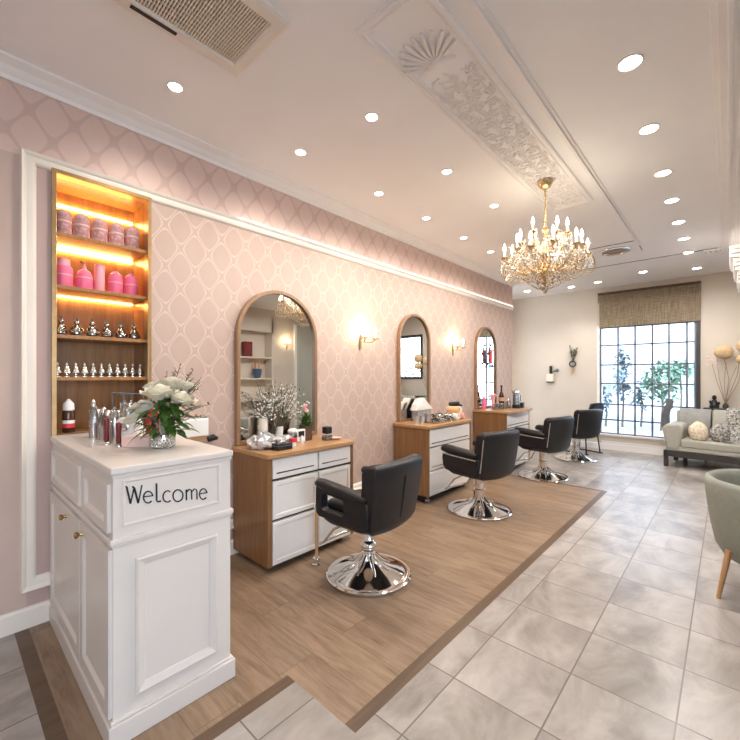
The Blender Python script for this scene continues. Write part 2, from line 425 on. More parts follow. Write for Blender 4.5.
# ------------------------------------------------------------------ room shell
def shell():
    # floor: tile field, inlaid dark border, oak planks
    mb = MB()
    xs = [-3.9, WX, -1.525, -1.465, -1.14, -1.08, RX + .2]
    ys = [-3.2, .277, .337, 1.04, 1.10, 5.415, 5.475, YF + .3]
    def zone(x, y):
        def inside(ins):
            if not (WX - 1 < x and y > .277 + ins and y < 5.475 - ins): return False
            return x < -1.465 - ins if y < 1.10 + ins else x < -1.08 - ins
        if inside(.06): return 1
        return 2 if inside(0) else 0
    for i in range(len(xs) - 1):
        for j in range(len(ys) - 1):
            x0, x1, y0, y1 = xs[i], xs[i + 1], ys[j], ys[j + 1]
            mb.add([(x0, y0, 0), (x1, y0, 0), (x1, y1, 0), (x0, y1, 0)], [(0, 1, 2, 3)], zone((x0 + x1) / 2, (y0 + y1) / 2))
    mb.box(-3.9, -3.2, -.15, RX + .2, YF + .3, -.02)
    struct('floor', mb, [MT['tile'], MT['plank'], MT['border']])
    mb = MB().box(-3.9, -3.2, H, RX + .2, YF + .3, H + .15)
    struct('ceiling', mb, MT['white'])
    # pink wall with the shelf niche cut through it
    mb = MB(); a, b, z0, z1 = .437, .967, 1.02, 2.60; t = WX - .36
    mb.box(t, -3.2, 0, WX, a, H); mb.box(t, b, 0, WX, 7.0, H); mb.box(t, a, 0, WX, b, z0); mb.box(t, a, z1, WX, b, H); mb.box(t - .05, a - .1, z0 - .1, t, b + .1, z1 + .1)
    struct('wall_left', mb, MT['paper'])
    mb = MB().box(-3.9, 6.9, 0, -3.6, YF + .3, H)
    struct('wall_left_recess', mb, MT['cream'])
    # far wall with two window openings
    mb = MB(); y0, y1 = YF, YF + .25
    mb.box(-3.9, y0, 0, -1.83, y1, H); mb.box(-1.83, y0, 0, -.39, y1, .30); mb.box(-1.83, y0, 2.62, -.39, y1, H)
    mb.box(-.39, y0, 0, .22, y1, H); mb.box(.22, y0, 0, 1.35, y1, 1.32); mb.box(.22, y0, 2.5, 1.35, y1, H); mb.box(1.35, y0, 0, RX + .2, y1, H)
    struct('wall_far', mb, MT['cream'])
    # right wall with a large shopfront opening beside the camera
    mb = MB(); x0, x1 = RX, RX + .2
    mb.box(x0, -3.2, 0, x1, -2.6, H); mb.box(x0, -2.6, 2.7, x1, 1.0, H); mb.box(x0, -2.6, 0, x1, 1.0, .3); mb.box(x0, 1.0, 0, x1, YF, H)
    struct('wall_right', mb, MT['cream'])
    mb = MB().box(-3.9, -3.2, 0, RX + .2, -3.0, H)
    struct('wall_back', mb, MT['cream'])
    # cornice along the pink wall, wrapping round its end
    prof = [(0, -.085), (.012, -.085), (.016, -.062), (.03, -.055), (.05, -.03), (.085, -.018), (.1, -.012), (.1, 0), (0, 0)]
    prof = [(p * 1.0, q * 1.0) for p, q in prof]
    mb = MB()
    mb.loops([[(WX + p, -3, H + q) for p, q in prof], [(WX + p, 7.0 + p, H + q) for p, q in prof]])
    mb.loops([[(WX + p, 7.0 + p, H + q) for p, q in prof], [(-3.6, 7.0 + p, H + q) for p, q in prof]])
    struct('trim_1', mb, MT['trim'], 30)
    # picture-rail moulding: vertical left, horizontal top, foot
    w = .07
    prof = [(0, 0), (.03, .004), (.026, .016), (.016, .026), (.018, .05), (.01, .064), (0, w)]   # (out, inwards)
    mb = MB()
    def rail(p, q, horizontal):
        ls = []
        for (y, z), (dy, dz) in ((p, (1, -1)), (q, (1, -1) if horizontal == 'v' else (0, -1))):
            ls.append([(WX + o, y + i * dy, z + i * dz) for o, i in prof])
        return ls
    yl, zt, zb = .302, 2.652, .205
    T = [(WX + o, yl + i, zt - i) for o, i in prof]
    B = [(WX + o, yl + i, zb + i) for o, i in prof]
    mb.loops([[(x, y, z) for x, y, z in B], T])
    mb.loops([T, [(WX + o, 7.0, zt - i) for o, i in prof]])
    mb.loops([B, [(WX + o, 5.4, zb + i) for o, i in prof]])
    struct('trim_2', mb, MT['cream_trim'], 40)
    led = MB().box(WX + .003, 1.6, zt - .001, WX + .022, 6.98, zt + .006)
    o = solo('rail_light_strip', led, MT['raillight'], 'thin white light strip along the top of the picture rail on the pink wall', 'light strip', smooth=None)
    # baseboards
    bp = [(0, 0), (.016, 0), (.016, .10), (.01, .112), (0, .115)]
    mb = MB().loops([[(WX + p, -3, q) for p, q in bp], [(WX + p, 7.0, q) for p, q in bp]])
    struct('baseboard_left', mb, MT['cream_trim'])
    mb = MB().loops([[(-3.6, YF - p, q) for p, q in bp], [(RX, YF - p, q) for p, q in bp]])
    mb.box(-1.80, YF - .012, .115, -.42, YF, .16); mb.box(-1.80, YF - .012, .25, -.42, YF, .285)
    struct('baseboard_far', mb, MT['trim'])
    # ceiling: bulkhead on the right, slot and step lines
    mb = MB().box(-.035, -3, H - .045, RX, 6.85, H); mb.box(-.062, -3, H - .016, -.035, 6.85, H); mb.box(.0, -3, H - .056, .02, 6.85, H - .045); mb.box(.05, -3, H - .05, .065, 6.85, H - .045)
    struct('trim_3', mb, MT['trim'], None, .006)
    # framed plaster field on the ceiling
    fx0, fx1, fy0, fy1 = -1.345, -.955, 1.37, 4.22
    f = lambda p, q, h: (p, q, H - h)
    mb = MB()
    st = [(0, 0), (0, .012), (.008, .018), (.02, .018), (.024, .008), (.036, .008), (.04, .014), (.048, .014), (.052, 0)]
    ls = [[f(fx0 + i, fy0 + i, h), f(fx1 - i, fy0 + i, h), f(fx1 - i, fy1 - i, h), f(fx0 + i, fy1 - i, h)] for i, h in st]
    mb.loops(ls, True, False)
    struct('trim_4', mb, MT['trim'])
    mb = MB().box(-.862, 0.2, H - .022, -.838, 6.05, H); mb.box(-.838, .2, H - .008, -.815, 6.05, H)
    struct('trim_5', mb, MT['trim'], None, .004)
    mb = MB().box(-1.75, 6.90, H - .004, -.10, 6.912, H + .001)
    struct('trim_6', mb, MT['dark'])
shell()

# ceiling relief: shell and acanthus scrolls
def relief():
    o = thing('ceiling_relief', 'white plaster relief of a shell and leafy scrolls in the long ceiling panel', 'plaster relief', (-1.15, 2.8, H))
    def W(x, y, h): return (x, y, H - h * .62 + .003)
    mb = MB(); cx, cy = -1.17, 1.80
    for k in range(11):          # fan of shell ribs
        a = R(198 + 14.4 * k); L = .19 + .02 * math.sin(PI * k / 10)
        pts = [W(cx + L * t * math.cos(a), cy + L * t * math.sin(a), .004 + .022 * math.sin(PI * min(t, .9))) for t in (.15, .4, .65, .85, 1)]
        mb.tube(pts, [.004, .008, .011, .013, .008], 8)
    mb.ball(W(cx, cy + .005, 0), (.05, .035, .03)); 
    mb.tube([W(cx - .11, cy + .04, .006), W(cx - .05, cy + .01, .014), W(cx + .05, cy + .01, .014), W(cx + .11, cy + .04, .006)], [.008, .014, .014, .008], 8)
    part('shell', mb, MT['plaster'], o, True, 60)
    mb = MB(); rnd = random.Random(3)
    def scroll(x, y, r, turn, a0, hand):
        pts = []; n = 22
        for i in range(n + 1):
            t = i / n; a = a0 + hand * turn * 2 * PI * t; q = r * (1 - .82 * t)
            pts.append((x + q * math.cos(a), y + q * math.sin(a)))
        mb.tube([W(px, py, .007) for px, py in pts], [.0065 - .003 * i / n for i in range(n + 1)], 6)
        mb.ball(W(*pts[-1], .006), (.009, .009, .009), 8, 5)
        for i in range(1, n - 5, 3):      # leaflets off the outside of the scroll
            px, py = pts[i]; a = math.atan2(py - y, px - x) + hand * .9; l = rnd.uniform(.025, .05)
            mb.tube([W(px, py, .005), W(px + l * .6 * math.cos(a), py + l * .6 * math.sin(a), .013), W(px + l * math.cos(a + hand * .6), py + l * math.sin(a + hand * .6), .002)], [.004, .0055, .002], 6)
    y = 2.0; k = 0
    while y < 4.08:
        s = 1 if k % 2 else -1; r = .088 - .012 * (k % 3)
        scroll(-1.15 + s * .062, y, r, 1.35, PI / 2 * s, s)
        scroll(-1.15 - s * .085, y + .06, r * .55, 1.2, -PI / 2 * s, -s)
        mb.tube([W(-1.15 + s * .03, y - .1, .005), W(-1.15 - s * .02, y - .03, .008), W(-1.15 + s * .02, y + .06, .005)], [.004, .009, .004], 6)
        for q in range(3):
            a = rnd.uniform(0, 2 * PI); mb.ball(W(-1.15 + .13 * math.cos(a), y + .07 * math.sin(a), .004), .007, 7, 4)
        scroll(-1.15 + s * .02, y + .05, r * .42, 1.1, .4, s); scroll(-1.15 - s * .12, y - .03, r * .38, 1.1, 1.2, -s); scroll(-1.15 + s * .125, y + .07, r * .36, 1.1, 2.2, s)
        y += .115; k += 1
    part('scrollwork', mb, MT['plaster'], o, True, 60)
relief()

# ------------------------------------------------------------------ windows
def windows():
    mb = MB(); x0, x1, z0, z1 = -1.83, -.39, .30, 2.62; y = YF + .06
    mb.box(x0, y - .03, z0, x0 + .016, y + .03, z1); mb.box(x1 - .035, y - .03, z0, x1, y + .03, z1); mb.box(x0, y - .03, z0, x1, y + .03, z0 + .018); mb.box(x0, y - .03, z1 - .04, x1, y + .03, z1)
    for x in (-1.537, -1.268, -1.006, -.768, -.521): mb.box(x - .014, y - .018, z0, x + .014, y + .018, z1)
    for z in (.565, .861, 1.256, 1.612, 1.985, 2.324): mb.box(x0, y - .018, z - .013, x1, y + .018, z + .013)
    w = struct('window_1', mb, MT['iron'], None, .003)
    g = struct('window_pane', MB().box(x0 + .02, y - .003, z0 + .02, x1 - .02, y + .003, z1 - .02), MT['pane'], parent=w)
    g = struct('window_sill', MB().box(x0 - .04, YF - .05, z0 - .03, x1 + .04, YF + .03, z0), MT['trim'], None, .006, parent=w)
    g = struct('window_jamb', MB().box(x1 - .005, YF - .035, z0, x1 + .05, YF + .06, 2.45), MT['char'], None, .004, parent=w)
    g = struct('window_casing', MB().box(x0 - .05, YF - .02, z0, x0, YF + .02, 2.36), MT['trim'], None, .004, parent=w)
    mb = MB(); x0, x1, z0, z1 = .22, 1.35, 1.32, 2.5
    for a in ((x0, z0, x0 + .06, z1), (x1 - .06, z0, x1, z1), (x0, z0, x1, z0 + .06), (x0, z1 - .06, x1, z1)): mb.box(a[0], YF - .03, a[1], a[2], YF + .1, a[3])
    w = struct('window_2', mb, MT['char'], None, .004)
    struct('window_pane', MB().box(x0 + .03, YF + .05, z0 + .03, x1 - .03, YF + .056, z1 - .03), MT['pane'], parent=w)
    mb = MB(); y0, y1, z0, z1 = -2.6, 1.0, .3, 2.7
    for y in (-2.6, -1.4, -.2, .94): mb.box(RX + .05, y, z0, RX + .12, y + .06, z1)
    mb.box(RX + .05, y0, z0, RX + .12, y1, z0 + .07); mb.box(RX + .05, y0, z1 - .07, RX + .12, y1, z1)
    w = struct('window_3', mb, MT['char'], None, .004)
    struct('window_pane', MB().box(RX + .08, y0, z0, RX + .086, y1, z1), MT['pane'], parent=w)
    # woven blind
    o = thing('roman_blind', 'woven tan reed blind rolled down over the top of the tall window', 'blind', (-1.09, YF - .04, 2.33))
    mb = MB(); n = 24; fr = []; bk = []
    for j in range(9):
        z = 2.335 + .62 * j / 8
        row = [(-1.825 + 1.49 * i / n, YF - .05 - .006 * math.sin(i * 1.3) - .004 * math.sin(j * 2.1), z) for i in range(n + 1)]
        fr.append(row)
    mb.loops(fr, False, False)
    mb.loops([[(x, YF - .03, z) for x, y, z in r] for r in fr], False, False)
    mb.box(-1.825, YF - .058, 2.325, -.335, YF - .028, 2.35)
    mb.box(-1.825, YF - .05, 2.34, -1.815, YF - .03, 2.95); mb.box(-.345, YF - .05, 2.34, -.335, YF - .03, 2.95)
    part('reed_panel', mb, MT['blind'], o, True, 60)
    mb = MB()
    for j in range(4): mb.box(-1.85, YF - .068 - .004 * j, 2.80 + .035 * j, -.33, YF - .045, 2.825 + .035 * j)
    part('valance', mb, MT['blind'], o, True, None, .006)
    part('headrail', MB().box(-1.85, YF - .08, 2.945, -.33, YF, 2.985), MT['darkwood'], o, True, None, .005, label='dark headrail along the top')
windows()

# ------------------------------------------------------------------ ceiling fittings
def downlight(name, r, loc, label, group):
    o = thing(name, label, 'ceiling light', loc, 0, group)
    part('trim_ring', MB().lathe([(r * .8, 0), (r * .8, -.004), (r * .86, -.007), (r, -.004), (r, 0)], n=28, caps=False), MT['trim'], o)
    part('lens', MB().lathe([(0, -.003), (r * .8, -.003), (r * .8, -.001), (0, -.001)], n=24, caps=False), MT['lamp'], o, label='glowing lens')
    return o

SPOT = []
def lights():
    A = downlight('recessed_downlight', .044, (-2.385, .93, H), 'small recessed downlight nearest the camera, beside the air conditioning cassette', 'downlights along the pink wall')
    rowA = [(1.84, 'small recessed downlight, second in the row along the pink wall'), (2.74, 'small recessed downlight, third in the row along the pink wall'), (3.51, 'small recessed downlight, fourth in the row along the pink wall'), (4.32, 'small recessed downlight, fifth in the row along the pink wall'), (5.05, 'small recessed downlight, last in the row along the pink wall, left of chandelier')]
    SPOT.append((-2.385, .93, 'a'))
    for y, l in rowA: dup(A, (-2.385, y, H), 0, l); SPOT.append((-2.385, y, 'a'))
    for y, l in ((1.90, 'small recessed downlight beside the start of the plaster panel'), (2.825, 'small recessed downlight left of the middle of the plaster panel'), (3.71, 'small recessed downlight just left of the chandelier chain')):
        dup(A, (-1.715, y, H), 0, l, 'downlights left of the plaster panel'); SPOT.append((-1.715, y, 'b'))
    B = downlight('recessed_downlight', .064, (-.39, 2.51, H), 'large recessed downlight nearest the camera, right of the plaster panel', 'downlights in the right row')
    SPOT.append((-.39, 2.51, 'c'))
    for i, y in enumerate((3.27, 4.06, 4.75, 5.47, 6.17, 6.9)):
        dup(B, (-.40, y, H), 0, 'large recessed downlight, %s in the right-hand row counted from the camera' % ORD[i + 1]); SPOT.append((-.40, y, 'c'))
    for (x, y), l in zip(((-2.95, 7.88), (-2.2, 8.08), (-1.73, 7.98), (-1.02, 7.7), (-.36, 7.99)),
        ('recessed downlight before the far wall, leftmost, below the chandelier', 'recessed downlight before the far wall, above the hanging dried bouquet', 'recessed downlight before the far wall, above the left edge of the reed blind', 'recessed downlight before the far wall, above the middle of the reed blind', 'recessed downlight before the far wall, above the right edge of the reed blind')):
        dup(B, (x, y, H), 0, l, 'downlights before the far wall'); SPOT.append((x, y, 'd'))
    for i, (x, y, k) in enumerate(SPOT):
        d = bpy.data.lights.new('downlight_beam', 'SPOT'); d.color = (1, .90, .80) if k in 'ab' else (1, .955, .915)
        d.energy = {'a': 20, 'b': 18, 'c': 34, 'd': 20}[k]; d.spot_size = R({'a': 148, 'b': 165, 'c': 174, 'd': 95}[k]); d.spot_blend = {'a': .9, 'b': .6, 'c': .3, 'd': .7}[k]; d.shadow_soft_size = .05
        o = bpy.data.objects.new('downlight_beam', d); COL.objects.link(o); o.location = (x, y, H - .02)
    for x in (-1.7, -.4):  # unseen downlights added behind the camera as warm ambient fill
        for y in (-.1, -1.0, -1.9):
            dup(B, (x, y, H), 0, 'unseen downlight added for fill light behind the viewpoint', 'added fill downlights behind the viewpoint')
            d = bpy.data.lights.new('downlight_beam', 'SPOT'); d.color = (1, .92, .84); d.energy = 7; d.spot_size = R(150); d.spot_blend = 1; d.shadow_soft_size = .05
            o = bpy.data.objects.new('downlight_beam', d); COL.objects.link(o); o.location = (x, y, H - .02)
    # air-conditioning cassette
    cx, cy = -1.78, .80
    o = thing('air_conditioner_cassette', 'square ceiling air conditioning cassette with a dark grille at the top edge', 'air conditioner', (cx, cy, H))
    f = lambda p, q, h: (p, q, H - h)
    mb = MB(); x0, x1, y0, y1 = cx - .245, cx + .245, cy - .33, cy + .33
    st = [(0, 0), (0, .018), (.012, .026), (.062, .026), (.07, .018), (.07, .004)]
    mb.loops([[f(x0 + i, y0 + i, h), f(x1 - i, y0 + i, h), f(x1 - i, y1 - i, h), f(x0 + i, y1 - i, h)] for i, h in st], True, False)
    part('frame', mb, MT['cream_trim'], o, True, 20)
    mb = MB().box(x0 + .07, y0 + .07, H - .004, x1 - .07, y1 - .07, H - .001)
    part('filter', mb, MT['dark'], o, True)
    mb = MB(); n = 40
    for i in range(n):
        yy = y0 + .07 + (y1 - y0 - .14) * (i + .5) / n; mb.box(x0 + .07, yy - .0028, H - .017, x1 - .07, yy + .0028, H - .006)
    for i in range(12):
        xx = x0 + .07 + (x1 - x0 - .14) * (i + .5) / 12; mb.box(xx - .0012, y0 + .07, H - .014, xx + .0012, y1 - .07, H - .006)
    part('grille', mb, MT['creamsq'], o, True)
    part('air_slot', MB().box(x0 + .03, y0 + .11, H - .029, x0 + .05, cy - .02, H - .025), MT['black'], o, True); part('air_slot', MB().box(x1 - .05, y0 + .05, H - .029, x1 - .03, cy + .05, H - .025), MT['black'], o, True)
    # oval vent
    cx, cy = -1.12, 6.10
    o = thing('ceiling_vent', 'square ceiling plate with a round tan vent behind the chandelier', 'vent', (cx, cy, H))
    mb = MB().panel(cx - .27, cx + .27, cy - .25, cy + .25, [(0, 0), (0, .012), (.006, .016)], f)
    part('plate', mb, MT['trim'], o, True, None)
    mb = MB(); mb.panel(cx - .276, cx + .276, cy - .256, cy + .256, [(0, 0), (0, .004)], f); part('shadow_gap', mb, MT['dark'], o, True, None)
    part('rim', MB().lathe([(.15, -.016), (.185, -.016), (.18, -.026), (.155, -.028), (.15, -.016)], (cx, cy, H), 40, caps=False), MT['steel'], o, True)
    mb = MB().lathe([(0, -.018), (.15, -.018), (.15, -.0165), (0, -.0165)], (cx, cy, H), 32, caps=False)
    for k in range(5): mb.lathe([(.03 * k + .01, -.018), (.03 * k + .018, -.022), (.03 * k + .024, -.018)], (cx, cy, H), 32, caps=False)
    part('diffuser', mb, MT['tan'], o, True)
    # small glass fitting at the end of the bulkhead
    mb = MB().box(-.36, 6.86, H - .02, -.10, 6.9, H - .002); 
    o = thing('ceiling_bracket', 'small shiny bracket at the end of the right-hand ceiling moulding', 'bracket', (-.2, 6.95, H))
    part('bar', MB().box(-.24, 6.94, H - .022, -.06, 6.965, H), MT['porcelain'], o, True, None, .003)
    mb = MB()
    for k in range(4): mb.ball((-.22 + .05 * k, 6.95, H - .028), .012, 8, 6)
    part('glass_drops', mb, MT['silver'], o, True)
lights()

def chandelier():
    cx, cy = -1.17, 3.535
    o = thing('chandelier', 'gilded crystal chandelier with lit candle bulbs hanging from the ceiling panel', 'chandelier', (cx, cy, H))
    part('canopy', MB().lathe([(.0, -.075), (.02, -.072), (.045, -.055), (.062, -.03), (.066, -.016), (.06, -.016), (.058, 0)], n=28), MT['gold'], o)
    mb = MB(); z = -.07; k = 0
    while z > -.40:
        a = PI / 2 * (k % 2); ring = []
        for i in range(10):
            t = 2 * PI * i / 10; ring.append((.009 * math.cos(t) * math.cos(a), .009 * math.cos(t) * math.sin(a), z - .014 + .016 * math.sin(t)))
        mb.tube(ring, .0035, 6, closed=True); z -= .022; k += 1
    mb.tube([(0, 0, -.06), (0, 0, -.41)], .004, 6)
    part('chain', mb, MT['gold'], o)
    part('stem', MB().lathe([(0, -.40), (.016, -.405), (.03, -.43), (.014, -.46), (.012, -.55), (.035, -.60), (.05, -.635), (.02, -.67), (.02, -.73), (.055, -.76), (.085, -.785), (.09, -.80), (.04, -.83), (.02, -.86), (.03, -.885), (.0, -.92)], n=20), MT['gold'], o)
    beads = MB(); amber = MB(); rnd = random.Random(5)
    tiers = [(12, .335, -.66, -.70, 0), (6, .20, -.52, -.56, 15)]
    ends = []
    for n, rad, ztip, z0, off in tiers:
        for k in range(n):
            a = R(off + 360 * k / n); ca, sa = math.cos(a), math.sin(a)
            rr = rad * (1 if k % 2 else .86); zt = ztip + (.035 if k % 2 == 0 else 0)
            path = []
            for i in range(13):
                t = i / 12; q = .03 + (rr - .03) * t
                z = z0 - .10 * math.sin(PI * min(1, t * 1.15)) + (zt - .02 - z0) * t * t
                path.append((q * ca, q * sa, z))
            arm = part('arm', MB().tube(path, .0065, 6), MT['gold'], o)
            e = (rr * ca, rr * sa, zt)
            part('drip_cup', MB().lathe([(.006, -.02), (.012, -.012), (.034, .004), (.036, .008), (.012, .004)], e, 14), MT['gold'], arm)
            part('candle_sleeve', MB().lathe([(.0095, .0), (.0095, .062), (.006, .066)], e, 10), MT['porcelain'], arm)
            part('flame_bulb', MB().lathe([(.005, .064), (.012, .078), (.0135, .09), (.009, .112), (.004, .128), (.0008, .138)], e, 10), MT['bulb'], arm)
            ends.append((e, a, rr))
            for q in range(7):           # drops round the cup
                b = 2 * PI * q / 7; x, y = e[0] + .035 * math.cos(b), e[1] + .035 * math.sin(b); L = rnd.randint(2, 5)
                for w in range(L): (beads if rnd.random() < .72 else amber).octa((x + rnd.uniform(-.004, .004), y + rnd.uniform(-.004, .004), e[2] - .012 - .019 * w), .0055, .009)
                beads.octa((x, y, e[2] - .016 - .019 * L), .0075, .015)
            for i in range(2, 12):       # drops under the arm and sprays above it
                p = path[i]
                for w in range(rnd.randint(1, 4)): (beads if rnd.random() < .7 else amber).octa((p[0] + rnd.uniform(-.012, .012), p[1] + rnd.uniform(-.012, .012), p[2] - .012 - .02 * w), .006, .010)
                if i > 4:
                    for w in range(2): (beads if rnd.random() < .6 else amber).octa((p[0] + rnd.uniform(-.03, .03), p[1] + rnd.uniform(-.03, .03), p[2] + rnd.uniform(.01, .07)), .0055, .008)
    def drape(p, q, sag, n):
        for i in range(n + 1):
            t = i / n
            (beads if rnd.random() < .75 else amber).octa(tuple(p[j] + (q[j] - p[j]) * t - (sag * 4 * t * (1 - t) if j == 2 else 0) for j in range(3)), .006, .008)
    low = ends[:12]; up = ends[12:]
    for k in range(12):
        p, q = low[k][0], low[(k + 1) % 12][0]
        drape((p[0], p[1], p[2] - .01), (q[0], q[1], q[2] - .01), .07, 14)
        drape((p[0], p[1], p[2] - .02), (q[0] * .6, q[1] * .6, q[2] - .12), .05, 12)
        drape((p[0], p[1], p[2]), (.02, 0, -.45), .16, 24)
        r = .62; drape((p[0] * r, p[1] * r, -.78), (p[0] * .1, p[1] * .1, -.93), .04, 12)
        drape((p[0] * .9, p[1] * .9, -.74), (q[0] * .35, q[1] * .35, -.86), .03, 12)
    for k in range(6):
        p, q = up[k][0], up[(k + 1) % 6][0]; drape(p, q, .08, 14)
    for i in range(150):             # the tapering cluster underneath
        t = rnd.random(); a = rnd.uniform(0, 2 * PI); rr = .13 * (1 - t) * rnd.uniform(.5, 1) + .006
        (beads if rnd.random() < .6 else amber).octa((rr * math.cos(a), rr * math.sin(a), -.80 - .17 * t), .0065, .010)
    for i in range(900):             # crystal haze through the basket
        a = rnd.uniform(0, 2 * PI); rr = .35 * math.sqrt(rnd.uniform(.05, 1)); z = -.80 + .17 * rnd.random() + .06 * (rr / .4) ** 2
        (beads if rnd.random() < .85 else amber).octa((rr * math.cos(a), rr * math.sin(a), z), .0055, rnd.uniform(.006, .011))
    part('crystal_drops', beads, MT['crystal'], o, smooth=None, stuff=True)
    part('amber_drops', amber, MT['crystal_dark'], o, smooth=None, stuff=True)
    # curling gilt wires at the rim
    mb = MB()
    for k in range(24):
        a = R(15 * k + rnd.uniform(-4, 4)); r0 = rnd.uniform(.2, .29); pts = []
        for i in range(12):
            t = i / 11; q = r0 + .10 * math.sin(t * 3.6); z = -.70 - .09 * t + .07 * math.cos(t * 5); pts.append((q * math.cos(a + t * .25), q * math.sin(a + t * .25), z))
        mb.tube(pts, .003, 5)
    part('gilt_curls', mb, MT['gold'], o, stuff=True)
    l = bpy.data.lights.new('chandelier_glow', 'POINT'); l.energy = 4; l.color = (1, .84, .64); l.shadow_soft_size = .25
    lo = bpy.data.objects.new('chandelier_glow', l); COL.objects.link(lo); lo.location = (cx, cy, H - .50)
chandelier()

def sconce(x, y, z, label, rz=0):
    o = thing('sconce', label, 'wall lamp', (x, y, z), rz, 'gilded wall sconces')
    part('backplate', MB().tube([(.012, 0, .07), (.02, 0, .03), (.012, 0, -.02), (.018, 0, -.07), (.012, 0, -.11)], [.009, .014, .017, .009, .012], 10), MT['gold'], o)
    for s, L in ((-1, .07), (1, .13)):
        ex, ey = .10, s * L * .8 + .03
        pts = [(.015, 0, 0), (.05, ey * .3, -.035), (.085, ey * .75, -.03), (ex, ey, .0)]
        a = part('arm', MB().tube(pts, .006, 8), MT['gold'], o)
        part('drip_dish', MB().lathe([(.004, -.006), (.02, 0), (.042, .007), (.043, .01), (.01, .005)], (ex, ey, 0), 18), MT['gold'], a)
        part('candle_sleeve', MB().lathe([(.009, .004), (.009, .055), (.005, .058)], (ex, ey, 0), 12), MT['porcelain'], a)
        part('flame_bulb', MB().lathe([(.005, .057), (.013, .072), (.014, .086), (.008, .11), (.001, .13)], (ex, ey, 0), 12), MT['bulb'], a)
    l = bpy.data.lights.new('sconce_glow', 'POINT'); l.energy = 3.0; l.color = (1, .72, .42); l.shadow_soft_size = .03
    lo = bpy.data.objects.new('sconce_glow', l); COL.objects.link(lo); lo.location = (x + (.09 if rz == 0 else -.09), y, z + .10)
    return o
sconce(WX, 3.01, 1.79, 'gilded two-arm wall sconce between the first and second arched mirrors')
sconce(WX, 4.90, 1.80, 'gilded two-arm wall sconce between the second and third arched mirrors')

sconce(RX, 6.05, 2.2, 'gilded wall sconce on the opposite wall, seen reflected in the nearest mirror', PI)
# ------------------------------------------------------------------ arched mirrors
def mirror(y0, y1, ztop, zb, label, name='arched_mirror'):
    c = (y0 + y1) / 2; r = (y1 - y0) / 2; zs = ztop - r; t = .03
    o = thing(name, label, 'mirror', (WX, c, zb), 0, 'arched wall mirrors')
    def outline(ins):
        return [(y0 + ins, zb + (0 if ins == 0 else ins))] + [(p, q) for p, q in arc(c, zs, r - ins, 180, 0, 28)] + [(y1 - ins, zb + (0 if ins == 0 else ins))]
    fn = lambda p, q, h: (WX + h, p, q)
    A, B = outline(0), outline(t)
    mb = MB(); mb.loops([[fn(p, q, .002) for p, q in A], [fn(p, q, .045) for p, q in A], [fn(p, q, .045) for p, q in B], [fn(p, q, .02) for p, q in B]], True, False)
    part('frame', mb, MT['mirror_frame'], o, True, 30, .003)
    part('glass', MB().prism(B, .008, .022, fn), MT['mirror'], o, True, None)
    return o
mirror(1.575, 2.39, 2.133, .852, 'large arched mirror in a wooden frame above the nearest styling counter')
mirror(3.635, 4.29, 2.166, .857, 'arched mirror above the middle counter, reflecting a bright window')
mirror(5.544, 6.262, 2.187, .892, 'arched mirror farthest along the pink wall, with a red ornament hung in it')
def ornament():
    o = thing('hanging_ornament', 'red and black hanging ornament with strings on the farthest arched mirror', 'ornament', (WX + .05, 5.93, 1.55))
    x = WX + .06; mb = MB()
    for dy, L in ((-.04, .55), (.0, .62), (.03, .5), (.07, .58)):
        mb.tube([(x, 5.92, 2.10), (x, 5.92 + dy, 1.8), (x, 5.92 + dy * 1.4, 2.05 - L * 1.4)], .0025, 5)
    part('strings', mb, MT['iron'], o, True)
    part('red_pouch', MB().prism(rrect(5.92, 1.60, 6.0, 1.82, .02), 0, .03, lambda p, q, h: (x + h, p, q)), MT['red'], o, True, None, .006)
    mb = MB()
    for k in range(14):
        mb.ball((x + .012, 5.83 + random.random() * .2, 1.55 + random.random() * .36), (.014, random.uniform(.01, .024), random.uniform(.01, .03)), 8, 5)
    part('dark_charms', mb, MT['black'], o, True)
ornament()

